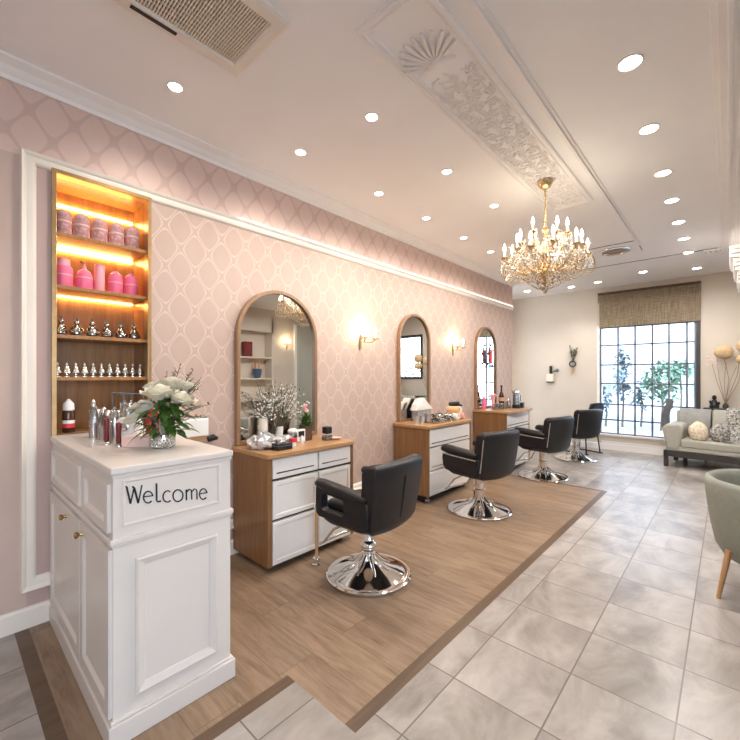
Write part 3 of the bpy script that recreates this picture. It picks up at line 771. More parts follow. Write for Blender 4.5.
# ------------------------------------------------------------------ lit shelf unit in its niche
def shelf():
    y0, y1, z0, z1 = .437, .967, 1.055, 2.60; xb = WX - .30
    o = thing('shelf_unit', 'tall lit wooden display shelf with bronze edge set into the pink wall', 'shelf', (WX - .1, .7, z0))
    fr = MB(); w = .024; xf = WX + .018
    fr.box(WX - .05, y0, z0, xf, y0 + w, z1); fr.box(WX - .05, y1 - w, z0, xf, y1, z1); fr.box(WX - .05, y0 + w, z1 - w, xf, y1 - w, z1)
    part('frame', fr, MT['bronze'], o, True, None, .002)
    mb = MB().box(xb, y0 + .002, z0, xb + .012, y1 - .002, z1 - .002); mb.box(xb + .012, y0 + .001, z0, WX - .05, y0 + .015, z1 - .002); mb.box(xb + .012, y1 - .015, z0, WX - .05, y1 - .001, z1 - .002)
    mb.box(xb + .012, y0 + .015, z1 - .018, WX - .05, y1 - .015, z1 - .003); mb.box(xb + .012, y0 + .015, z0, WX - .02, y1 - .015, z0 + .004)
    part('cabinet', mb, MT['shelfwood'], o, True, None)
    for z in (2.245, 1.935, 1.645, 1.395):
        part('shelf_board', MB().box(xb + .012, y0 + w, z - .022, WX - .005, y1 - w, z), MT['shelfwood'], o, True, None, .002)
    for z in (2.485, 2.205, 1.908):
        b = part('light_strip', MB().box(xb + .014, y0 + .03, z, xb + .03, y1 - .03, z + .012 if z > 2 else z + .004), MT['led'], o, True, None, label='warm glowing light strip')
    sx = WX - .11
    # top row: mauve jars
    for i, y in enumerate((.513, .605, .70, .795, .886)):
        t = thing('lidded_jar', 'mauve lidded jar on the top shelf, %s from the left' % ORD[i], 'jar', (sx, y, 2.245), 0, 'mauve jars on the top shelf')
        r = .0425
        part('body', MB().lathe([(r * .85, 0), (r, .01), (r * 1.0, .085), (r * .93, .095)], n=22), MT['jar'], t)
        part('lid', MB().lathe([(r * .97, .095), (r * 1.02, .105), (r * .98, .135), (r * .75, .158), (r * .3, .168), (0, .17)], n=22), MT['jar'], t)
        part('paper_band', MB().lathe([(r * 1.02, .088), (r * 1.02, .098)], n=22, caps=False), MT['blush'], t)
    # second row: pink bottles, each its own shape
    shapes = [(.513, 'wide', 'broad hot pink jar with a paler neck, leftmost on the pink shelf', 'pink'),
              (.618, 'sack', 'hot pink pump bottle, second on the pink shelf', 'pink'),
              (.70, 'slim', 'slim pale pink bottle, middle of the pink shelf', 'palepink'),
              (.79, 'round', 'round-shouldered hot pink bottle right of the slim pale one', 'pink'),
              (.88, 'round', 'round-shouldered hot pink bottle, rightmost on the pink shelf', 'pink')]
    for y, k, l, m in shapes:
        t = thing('cosmetic_bottle', l, 'bottle', (sx, y, 1.935), 0, 'pink bottles on the second shelf')
        if k == 'wide':
            part('body', MB().lathe([(.044, 0), (.048, .008), (.048, .12), (.038, .135)], n=22), MT[m], t); part('neck', MB().lathe([(.034, .135), (.033, .175), (.03, .18)], n=18), MT['palepink'], t)
        elif k == 'sack':
            part('body', MB().lathe([(.042, 0), (.047, .01), (.045, .09), (.034, .12), (.014, .135)], n=22), MT[m], t)
            p = part('pump', MB().lathe([(.012, .135), (.012, .155), (.006, .157), (.006, .172)], n=12), MT['palepink'], t); part('nozzle', MB().tube([(0, 0, .172), (.02, -.02, .174)], .005, 8), MT['black'], p)
        elif k == 'slim':
            part('body', MB().lathe([(.026, 0), (.029, .006), (.029, .145)], n=18), MT[m], t); part('cap', MB().lathe([(.03, .145), (.03, .175), (.026, .18)], n=18), MT['palepink'], t)
        else:
            part('body', MB().lathe([(.038, 0), (.042, .008), (.042, .105), (.034, .135), (.018, .146)], n=22), MT[m], t); part('cap', MB().lathe([(.016, .146), (.016, .158), (.0, .16)], n=14), MT['palepink'], t)
        part('label_band', MB().lathe([((.0488 if k == 'wide' else .0475 if k == 'sack' else .0296 if k == 'slim' else .0426), .075), ((.0488 if k == 'wide' else .0468 if k == 'sack' else .0296 if k == 'slim' else .0426), .083)], n=22, caps=False), MT['palepink'], t)
    # third row: silver figures
    proto = None
    for i in range(6):
        y = .495 + .079 * i; rz = R(-30 + 17 * i)
        l = 'silver %s figurine on the third shelf, %s from the left' % ('seated', ORD[i])
        if proto is None:
            proto = t = thing('silver_figurine', l, 'figurine', (sx + .03, y, 1.645), rz, 'silver figurines on the third shelf')
            part('base', MB().lathe([(.034, 0), (.035, .006), (.03, .012)], n=18), MT['black'], t)
            mb = MB().lathe([(.03, .012), (.032, .03), (.024, .05), (.012, .068)], n=14); mb.ball((0, 0, .082), (.015, .015, .019)); mb.tube([(.0, .02, .05), (.02, .03, .03), (.028, .012, .02)], .008, 8); mb.tube([(.0, -.02, .05), (.02, -.03, .03), (.03, -.01, .02)], .008, 8)
            part('body', mb, MT['dark_silver'], t)
            part('crest', MB().tube([(0, 0, .095), (-.012, 0, .108), (-.004, 0, .118)], [.008, .007, .003], 8), MT['iron'], t)
        else: dup(proto, (sx + .03, y, 1.645), rz, l)
    proto = None
    for i in range(11):
        y = .478 + .0445 * i; l = 'small pointed silver bottle on the fourth shelf, %s from the left' % ORD[i]
        if proto is None:
            proto = t = thing('perfume_bottle', l, 'bottle', (sx + .04, y, 1.395), 0, 'pointed silver bottles on the fourth shelf')
            part('foot', MB().lathe([(.017, 0), (.017, .004), (.008, .01), (.008, .018)], n=14), MT['silver'], t)
            part('body', MB().lathe([(.014, .018), (.0215, .022), (.021, .03), (.014, .055), (.006, .07)], n=12), MT['silver'], t)
            part('stopper', MB().lathe([(.005, .07), (.007, .076), (.0, .088)], n=10), MT['porcelain'], t)
        else: dup(proto, (sx + .04, y, 1.395), R(20 * i), l)
    # spray can at the foot of the shelf
    t = thing('spray_can', 'white-capped spray can with a red and white label below the shelves', 'spray can', (-2.95, .53, 1.059))
    part('body', MB().lathe([(.028, 0), (.031, .004), (.031, .125), (.026, .138)], n=24), MT['bottle_amber'], t)
    part('cap', MB().lathe([(.0285, .134), (.0295, .14), (.027, .175), (.014, .19), (.008, .2), (.0, .203)], n=24), MT['porcelain'], t)
    part('red_label', MB().lathe([(.0316, .03), (.0316, .055)], n=24, caps=False), MT['red'], t); part('white_label', MB().lathe([(.0316, .055), (.0316, .075)], n=24, caps=False), MT['porcelain'], t)
shelf()

# ------------------------------------------------------------------ reception desk
def desk():
    x0, x1, y0, y1 = WX + .004, -1.715, .443, .915; top = 1.055
    o = thing('reception_desk', 'white panelled reception desk with Welcome lettering by the pink wall', 'reception desk', ((x0 + x1) / 2, (y0 + y1) / 2, 0))
    part('carcass', MB().box(x0, y0, .02, x1, y1, top - .03), MT['desk'], o, True, None)
    mb = MB(); xa = x1
    for g in ((.0, .085, .018), (.085, .097, .010)):
        mb.box(x0, y0 - g[2], g[0], xa + g[2], y1 + g[2], g[1])
    part('plinth', mb, MT['desk'], o, True, None, .004)
    mb = MB().box(x0, y0 - .012, .762, xa + .012, y1 + .012, .782)
    mb.box(x0, y0 - .006, .75, xa + .006, y1 + .006, .762)
    part('belt_moulding', mb, MT['desk'], o, True, None, .004)
    mb = MB().box(x0, y0 - .006, top - .045, xa + .006, y1 + .006, top - .028); mb.box(x0, y0 - .012, top - .028, xa + .014, y1 + .010, top)
    part('desktop', mb, MT['desk'], o, True, None, .006)
    fe = lambda p, q, h: (x1 + h, p, q)       # end face
    fs = lambda p, q, h: (p, y0 - h, q)       # side face
    mb = MB()
    def frame(p0, p1, q0, q1, fn, steps):
        ls = [[fn(p0 + i, q0 + i, h), fn(p1 - i, q0 + i, h), fn(p1 - i, q1 - i, h), fn(p0 + i, q1 - i, h)] for i, h in steps]
        mb.loops(ls, True, False)
    raised = [(0, 0), (0, .010), (.008, .016), (.016, .012), (.026, .008), (.034, .003), (.036, 0)]
    thin = [(0, 0), (0, .004), (.005, .006), (.010, .003), (.012, 0)]
    frame(y0 + .075, y1 - .065, .155, .69, fe, raised)
    part('end_panel', mb, MT['desk'], o, True, 25)
    mb = MB(); frame(y0 + .03, y1 - .05, .822, 1.0, fe, thin)
    part('name_panel', mb, MT['desk'], o, True, 25)
    for a, b in ((x0 + .03, -2.20), (-2.13, x1 - .03)):
        mb = MB(); frame(a, b, .80, .985, fs, [(0, 0), (0, .012), (.035, .012), (.045, .002), (.047, 0)])
        part('side_panel', mb, MT['desk'], o, True, 25)
    for a, b, kx in ((x0 + .012, -2.175, -2.44), (-2.165, x1 - .006, -2.115)):
        mb = MB().panel(a, b, .105, .742, [(0, 0), (0, .014), (.05, .014), (.066, .004)], fs)
        d = part('door', mb, MT['desk'], o, True, 20)
        k = MB().lathe([(.010, 0), (.008, .006), (.006, .012), (.013, .018), (.0155, .024), (.012, .03), (0, .032)], n=16)
        k.xform(Matrix.Translation((kx, y0 - .013, .70)) @ Matrix.Rotation(R(90), 4, 'X'))
        part('knob', k, MT['brass'], d, True, label='antique brass knob')
    # brushed lettering, strokes as raised ribbons
    S = []
    def stroke(pts, w=.0085): S.append((pts, w))
    def oval(cx, cy, rx, ry, a0, a1, w=.0072, n=22):
        stroke([(cx + rx * math.cos(R(a0 + (a1 - a0) * i / n)), cy + ry * math.sin(R(a0 + (a1 - a0) * i / n))) for i in range(n + 1)], w)
    # W
    stroke([(-.004, .088), (.006, .086), (.026, .003)], .010); stroke([(.026, .003), (.044, .078)], .007); stroke([(.034, .087), (.046, .078), (.066, .003)], .0105); stroke([(.066, .003), (.086, .092)], .007)
    # e l c o m e
    def e(cx, s=1): oval(cx, .030, .025 * s, .029, 8, 318, .0075); stroke([(cx - .024 * s, .033), (cx + .025 * s, .036)], .006)
    e(.119); stroke([(.165, .098), (.166, .010), (.172, .004), (.190, .006)], .0095)
    oval(.228, .028, .026, .029, 52, 312, .0075); oval(.290, .029, .030, .031, 0, 360, .0075)
    stroke([(.340, .060), (.342, .002)], .0085); stroke([(.342, .045), (.358, .060), (.370, .056), (.374, .045), (.375, .004)], .0075); stroke([(.375, .045), (.392, .061), (.404, .056), (.408, .045), (.409, .002)], .0075)
    e(.450)
    mb = MB(); ang = -math.atan2(.049, .295); k = .325 / .475
    for pts, w in S:
        pts = [(p * k, q * .80) for p, q in pts]; P = [Vector((p, q, 0)) for p, q in pts]; L = []; Rr = []; w *= .68
        for i, p in enumerate(P):
            t = (P[min(i + 1, len(P) - 1)] - P[max(i - 1, 0)]).normalized(); n = Vector((-t.y, t.x, 0)); L.append(p + n * w / 2); Rr.append(p - n * w / 2)
        def out(v, h):
            a, b = v.x * math.cos(ang) - v.y * 0, v.y + v.x * math.sin(ang)
            return (x1 + h, .484 + a, .905 + b)
        mb.loops([[out(v, .0) for v in L], [out(v, .0025) for v in L], [out(v, .0025) for v in Rr], [out(v, .0) for v in Rr]], False, False)
    part('welcome_lettering', mb, MT['ink'], o, True, None, label='black Welcome lettering')
desk()

# ------------------------------------------------------------------ styling counters
def counter(y0, y1, xf, top, split, rows, label, bulge=0.0, zb=.045):
    o = thing('styling_counter', label, 'counter', ((WX + xf) / 2, (y0 + y1) / 2, 0), 0, 'styling counters along the pink wall')
    bx = WX + .02
    part('side_panel', MB().box(bx, y0, zb, xf, y0 + .035, top - .035), MT['oak'], o, True, None, .003)
    part('side_panel', MB().box(bx, y1 - .03, zb, xf, y1, top - .035), MT['oak'], o, True, None, .003)
    part('carcass', MB().box(bx, y0 + .035, zb + .015, xf - .03, y1 - .03, top - .035), MT['char'], o, True, None)
    if bulge:
        pts = [(WX + .003, y0 - .01)] + [(xf + .02 + bulge * math.sin(PI * t) * .6 - .0, y0 - .012 + (y1 - y0 + .10) * t) for t in [i / 14 for i in range(15)]] + [(WX + .003, y1 + .06)]
        part('worktop', MB().prism(pts, top - .035, top, XY), MT['oak_top'], o, True, 30, .005)
    else:
        part('worktop', MB().prism(rrect(WX + .003, y0 - .012, xf + .02, y1 + .012, .025), top - .035, top, XY), MT['oak_top'], o, True, 30, .005)
    part('plinth', MB().box(bx + .05, y0 + .06, 0.0, xf - .10, y1 - .05, zb + .015), MT['black'], o, True, None)
    fn = lambda p, q, h: (xf - .03 + h, p, q)
    for a, b in split:
        for z0, z1, inset in rows:
            mb = MB().panel(a, b, z0, z1, [(0, 0), (0, .026), (.003, .029)] + ([(.03, .029), (.036, .023)] if inset else []), fn)
            d = part('drawer', mb, MT['drawer'], o, True, 20)
            if not inset:
                part('finger_groove', MB().box(xf - .002, a + .03, z0 + .035, xf + .0015, b - .04, z0 + .043), MT['steel'], d, True, None)
    for y in (y0 + .07, y1 - .08):
        mb = MB(); 
        st = len(mb.v); mb.lathe([(.014, -.012), (.022, -.012), (.024, -.006), (.024, .006), (.022, .012), (.014, .012)], n=16); mb.xform(Matrix.Translation((xf - .055, y, .024)) @ Matrix.Rotation(R(90), 4, 'Y'), st); mb.box(xf - .065, y - .006, .024, xf - .045, y + .006, .062)
        part('caster', mb, MT['steel'], o, True)
    return o
counter(1.555, 2.405, -2.385, .848, [(1.597, 2.01), (2.024, 2.372)], [(.665, .805, False), (.375, .645, True), (.05, .355, True)], 'oak styling counter with white drawers beside the reception desk')
counter(3.565, 4.53, -2.40, .855, [(3.605, 4.496)], [(.62, .81, False), (.36, .605, False), (.085, .345, True)], 'oak styling counter with white drawers under the middle mirror', zb=.085)
counter(5.50, 6.40, -2.36, .888, [(5.54, 6.366)], [(.64, .845, False), (.36, .62, True), (.05, .345, True)], 'oak styling counter with a curved top under the farthest mirror', .10)

# post with chrome foot standing in front of the first counter
o = thing('footrest_post', 'slim brass post with a chrome foot before the nearest counter drawers', 'post', (-2.262, 1.893, 0))
part('foot', MB().lathe([(.032, 0), (.034, .008), (.026, .014), (.026, .03), (.03, .034), (.03, .05), (.02, .056)], n=24), MT['chrome'], o)
part('shaft', MB().lathe([(.012, .05), (.012, .44)], n=16), MT['beech'], o)
part('collar', MB().lathe([(.014, .40), (.02, .405), (.02, .44), (.012, .45), (.016, .47), (.012, .49), (0, .495)], n=18), MT['chrome'], o)

# ------------------------------------------------------------------ salon chairs
def salon_chair(label, open_arm, piping, r=.30, sx=1, sy=1, sz=1):
    """faces local -x"""
    o = thing('salon_chair', label, 'chair', (0, 0, 0), 0, 'black salon chairs')
    part('base', MB().lathe([(r - .012, 0), (r, .006), (r, .016), (r - .008, .022), (r - .03, .018), (r - .05, .022), (.20, .045), (.12, .075), (.07, .105), (.05, .13), (.045, .15)], n=56), MT['chrome'], o)
    mb = MB()
    for k in range(8):
        a = 2 * PI * k / 8 + .2; mb.tube([(.045 * math.cos(a), .045 * math.sin(a), .145), (.10 * math.cos(a), .10 * math.sin(a), .092), (.16 * math.cos(a), .16 * math.sin(a), .064)], [.010, .012, .004], 8)
    part('base_ribs', mb, MT['chrome'], o)
    part('column', MB().lathe(([(.034, .14), (.036, .17), (.05, .178), (.062, .20), (.06, .22), (.042, .24), (.034, .25), (.034, .30), (.045, .305), (.045, .33), (.06, .345), (.10, .365), (.1, .40)] if open_arm else [(.056, .13), (.056, .20), (.062, .205), (.062, .225), (.05, .23), (.05, .27), (.056, .275), (.056, .33), (.06, .345), (.10, .365), (.1, .40)]), n=28), MT['chrome'], o)
    # footrest loop in front
    pts = [(-.12, -.10, .36), (-.22, -.13, .30), (-.29, -.16, .20), (-.34, -.15, .17), (-.36, -.08, .165), (-.36, .08, .165), (-.34, .15, .17), (-.29, .16, .20), (-.22, .13, .30), (-.12, .10, .36)]
    part('footrest', MB().tube(pts, .009, 8), MT['steel'], o)
    L = MT['black_leather']
    # tub shell under the seat
    sec = []
    for z, x0, x1, hy in ((.375, -.13, .15, .19), (.39, -.20, .20, .25), (.42, -.235, .225, .278), (.475, -.245, .235, .284)):
        sec.append([(p, q, z) for p, q in rrect(x0, -hy, x1, hy, .07, 5)])
    part('seat_shell', MB().loops(sec), L, o, smooth=50)
    sec = []
    for z, g in ((.46, .0), (.475, .008), (.51, .008), (.53, -.006), (.538, -.04)):
        sec.append([(p, q, z) for p, q in rrect(-.262 - g, -.205 - g, .18 + g, .205 + g, .06, 5)])
    part('seat_cushion', MB().loops(sec), L, o, smooth=60)
    # reclined back, slightly curved, running down into the shell
    ls = []
    n = 9; B0, BK = .225, .15
    def back_sec(z, th, hw, rec, curve):
        out = []
        for i in range(n + 1):
            t = -1 + 2 * i / n; out.append((rec + th / 2 - curve * t * t, hw * t, z))
        for i in range(n + 1):
            t = 1 - 2 * i / n; out.append((rec - th / 2 - curve * t * t, hw * t, z))
        return out
    for z, th, hw in ((.375, .06, .19), (.39, .085, .235), (.43, .10, .268), (.60, .11, .282), (.75, .105, .288), (.82, .105, .288), (.85, .085, .278), (.866, .045, .255)):
        ls.append(back_sec(z, th, hw, B0 + (z - .42) * BK, .035))
    b = part('backrest', MB().loops(ls), L, o, smooth=60, bevel=.012, seg=2)
    if not piping:
        rx = lambda z: B0 + (z - .42) * BK + .056
        part('back_seam', MB().tube([(rx(.46) - .006, .02, .46), (rx(.6), .02, .6), (rx(.76), .02, .76)], .005, 6), MT['black'], b)
    # arms
    for s in (-1, 1):
        yc = s * .258
        if open_arm:
            outer = rrect(-.275, .435, .235, .655, .05, 6); inner = rrect(-.205, .485, .02, .60, .025, 6)
            sk = lambda p, q: (p, q + (.0 - p) * .10 * (q - .43) / .22)
            f = lambda pts, yy: [(sk(p, q)[0], yy, sk(p, q)[1]) for p, q in pts]
            ringset = [f(inner, yc - .036), f(outer, yc - .036), f(outer, yc + .036), f(inner, yc + .036), f(inner, yc - .036)]
            a = part('armrest', MB().loops(ringset, True, False), L, o, smooth=30, bevel=.014, seg=3)
            pad = MB(); ls = []
            for x, q in ((.22, .8), (.1, 1), (-.15, 1.05), (-.235, 1), (-.272, .8), (-.285, .4)):
                z = sk(x, .645)[1]; ls.append([(x, yc + .05 * q * math.cos(2 * PI * i / 14), z + .036 * q * math.sin(2 * PI * i / 14)) for i in range(14)])
            pad.loops(ls); part('arm_pad', pad, L, a, smooth=60)
        else:
            pts = [(.24, .42), (-.215, .425), (-.255, .46), (-.268, .55), (-.26, .60), (.24, .60)]
            a = part('armrest', MB().prism(pts, yc - .04, yc + .04, lambda p, q, h: (p, h, q)), L, o, smooth=30, bevel=.02, seg=3)
            pad = MB(); ls = []
            for x, z, q in ((.20, .622, .8), (.1, .63, 1), (-.16, .645, 1.05), (-.245, .648, 1), (-.278, .643, .8), (-.288, .638, .4)):
                ls.append([(x, yc + .052 * q * math.cos(2 * PI * i / 14), z + .042 * q * math.sin(2 * PI * i / 14)) for i in range(14)])
            pad.loops(ls); part('arm_pad', pad, L, a, smooth=60)
            if piping: part('piping', MB().tube([(.20, yc + s * .043, .585), (-.1, yc + s * .043, .592), (-.25, yc + s * .043, .60)], .005, 6), MT['pipe'], a, label='silver piping')
    if piping:
        rx = lambda z: B0 + (z - .42) * BK + .01
        for s in (-1, 1):
            part('piping', MB().tube([(rx(z), s * (.283 + (.006 if z > .6 else 0)), z) for z in (.47, .6, .72, .80)], .005, 6), MT['pipe'], b, label='silver piping')
    S = Matrix.Translation((0, 0, .375)) @ Matrix.Diagonal((sx, sy, sz, 1)) @ Matrix.Translation((0, 0, -.375))
    for ch in o.children_recursive:
        if ch.name.split('.')[0] in ('seat_shell', 'seat_cushion', 'backrest', 'back_seam', 'armrest', 'arm_pad', 'piping'): ch.data.transform(S)
    return o
c1 = salon_chair('black leather salon chair with open armrests, nearest to the camera', True, False, .30, .92, .95, .95)
c1.location = (-1.88, 2.05, 0); c1.rotation_euler = (0, 0, R(3))
c2 = salon_chair('black leather salon chair with silver piping before the middle counter', False, True, .325, .96, .98, .98)
c2.location = (-1.92, 3.80, 0); c2.rotation_euler = (0, 0, R(-12))
dup(c2, (-1.90, 5.66, 0), R(-14), 'black salon chair with piping at the far edge of the oak floor')
dup(c2, (-1.90, 7.25, 0), R(-24), 'dark salon chair on chrome disc left of the tall window')
def waiting_chair():
    o = thing('stool_chair', 'dark chair on thin black legs, half hidden behind the farthest salon chair', 'chair', (-1.98, 8.0, 0), R(-20))
    part('seat', MB().prism(rrect(-.22, -.22, .2, .22, .06), .44, .50, XY), MT['black_leather'], o, bevel=.015)
    ls = [[(p * .5 + .21 + (z - .5) * .15, q, z) for p, q in rrect(-.06, -w, .06, w, .05)] for z, w in ((.48, .17), (.60, .20), (.80, .20), (.90, .18), (.915, .15))]
    part('backrest', MB().loops(ls), MT['black_leather'], o, smooth=60)
    for sx in (-1, 1):
        for sy in (-1, 1): part('leg', MB().tube([(sx * .16, sy * .16, .44), (sx * .2, sy * .2, .012)], .012, 8), MT['black'], o)
    for sy in (-1, 1): part('skid', MB().box(-.23, sy * .2 - .015, 0, .24, sy * .2 + .015, .015), MT['black'], o)
waiting_chair()

# ------------------------------------------------------------------ things on the reception desk
def rose(mb, c, r, axis, seed):
    rnd = random.Random(seed); st = len(mb.v)
    mb.ball((0, 0, 0), (r * .38, r * .38, r * .5), 10, 6)
    for layer, (n, R0, open_) in enumerate(((3, .42, .1), (4, .58, .25), (5, .78, .5), (6, .98, .85))):
        for k in range(n):
            a0 = 2 * PI * k / n + layer * .7 + rnd.uniform(-.15, .15); span = 2 * PI / n * .72
            g = []
            for j in range(5):
                t = j / 4; row = []
                for i in range(6):
                    u = -1 + 2 * i / 5; a = a0 + span * u * (.55 + .45 * math.sin(PI * min(1, t * .8 + .15)))
                    rad = r * R0 * (.35 + .65 * math.sin(PI / 2 * min(1, t * 1.2))) + r * open_ * .28 * max(0, t - .6) / .4
                    z = r * (-.62 + 1.1 * t * (1 - .28 * open_)) - r * .18 * u * u * t - r * open_ * .5 * max(0, t - .7)
                    row.append((rad * math.cos(a), rad * math.sin(a), z))
                g.append(row)
            mb.loops(g, False, False)
    q = Vector((0, 0, 1)).rotation_difference(Vector(axis).normalized()).to_matrix().to_4x4()
    mb.xform(Matrix.Translation(c) @ q, st)

def bouquet():
    bx, by, bz = -2.02, .733, 1.055
    v = thing('flower_vase', 'clear glass vase with a silvery diamond-cut base on the reception desk', 'vase', (bx, by, bz))
    mb = MB().lathe([(.044, 0), (.047, .004), (.048, .06), (.046, .066)], n=40)
    part('cut_base', mb, MT['silver'], v, label='patterned silver lower band')
    sl = MB()
    for k in range(20):
        for j in range(4):
            a = 2 * PI * (k + .5 * (j % 2)) / 20; sl.octa((.0485 * math.cos(a), .0485 * math.sin(a), .01 + .015 * j), .006, .008)
    part('diamond_cuts', sl, MT['foil'], v)
    part('glass', MB().lathe([(.046, .066), (.05, .11), (.055, .15), (.0525, .15), (.047, .11), (.043, .068)], n=36, caps=False), MT['clear'], v)
    # where each rose sits: offsets along the picture's right (.74,.67) and up
    rx, ry = .739, .673; fx, fy = -.673, .739
    spots = [(.0, -.035, .275, .068, 'large white rose at the front centre of the bouquet'), (-.085, -.03, .205, .056, 'white rose at the left of the bouquet, half open'), (.10, -.02, .245, .062, 'large white rose at the right of the bouquet'),
             (.02, .05, .315, .055, 'white rose at the top of the bouquet'), (.085, .05, .30, .05, 'white rose at the back right of the bouquet'), (-.06, .05, .295, .052, 'white rose at the back left of the bouquet'), (-.115, -.06, .15, .042, 'smaller white rose drooping lowest at the left of the bouquet')]
    for i, (a, d, z, r, l) in enumerate(spots):
        p = (bx + rx * a + fx * d, by + ry * a + fy * d, bz + z)
        t = thing('white_rose', l, 'flower', (bx, by, bz), 0, 'white roses in the glass vase')
        mb = MB(); ax = Vector((rx * a + fx * d, ry * a + fy * d, .30)); rose(mb, p, r, ax, i)
        part('blossom', mb, MT['petal'], t, True, 60)
        ax.normalize(); e = Vector(p) - ax * r * .6
        part('stem', MB().tube([tuple(e), (bx + (p[0] - bx) * .35, by + (p[1] - by) * .35, bz + .10), (bx + (p[0] - bx) * .2, by + (p[1] - by) * .2, bz + .07)], .0035, 6), MT['leaf'], t, True)
    mb = MB(); rnd = random.Random(11)
    for k in range(100):
        a = rnd.uniform(-.12, .15); d = rnd.uniform(-.09, .04); z = rnd.uniform(.075, .22)
        p = (bx + rx * a * .6 + fx * d * .6, by + ry * a * .6 + fy * d * .6, bz + z)
        mb.leaf(p, (rx * a + fx * d, ry * a + fy * d, rnd.uniform(-.07, .07)), rnd.uniform(.05, .09), rnd.uniform(.03, .045), rnd.uniform(.1, .5))
    solo('rose_foliage', mb, MT['leaf'], 'mass of dark green rose leaves between the white roses and vase', 'foliage', kind='stuff', smooth=60)
    for (l, A) in (('thin grey-green sprig spraying out to the upper right of the roses', (.17, .0, .30)), ('grey-green sprig reaching out low at the right of the roses', (.19, .02, .19)), ('thin sprig standing up behind the roses at the top', (.0, .07, .39)), ('grey-green sprig behind the roses at the upper right', (.12, .07, .36))):
        t = thing('eucalyptus_sprig', l, 'sprig', (bx, by, bz), 0, 'sprigs in the rose bouquet')
        e = Vector((bx + rx * A[0] + fx * A[1], by + ry * A[0] + fy * A[1], bz + A[2])); s = Vector((bx, by, bz + .09)); st = MB(); lf = MB()
        for q in range(4):
            tip = e + Vector((rnd.uniform(-.035, .035), rnd.uniform(-.035, .035), rnd.uniform(-.05, .03))); mid = s.lerp(tip, .6) + Vector((0, 0, .02))
            pts = [tuple(s), tuple(mid), tuple(tip)]; st.tube(pts, .0016, 5)
            for w in range(9):
                c = mid.lerp(tip, w / 8); lf.leaf(tuple(c), (rnd.uniform(-1, 1), rnd.uniform(-1, 1), rnd.uniform(-.3, 1)), .020, .010, .1)
        part('stems', st, MT['stem'], t, True); part('leaves', lf, MT['sprig'], t, True)
bouquet()

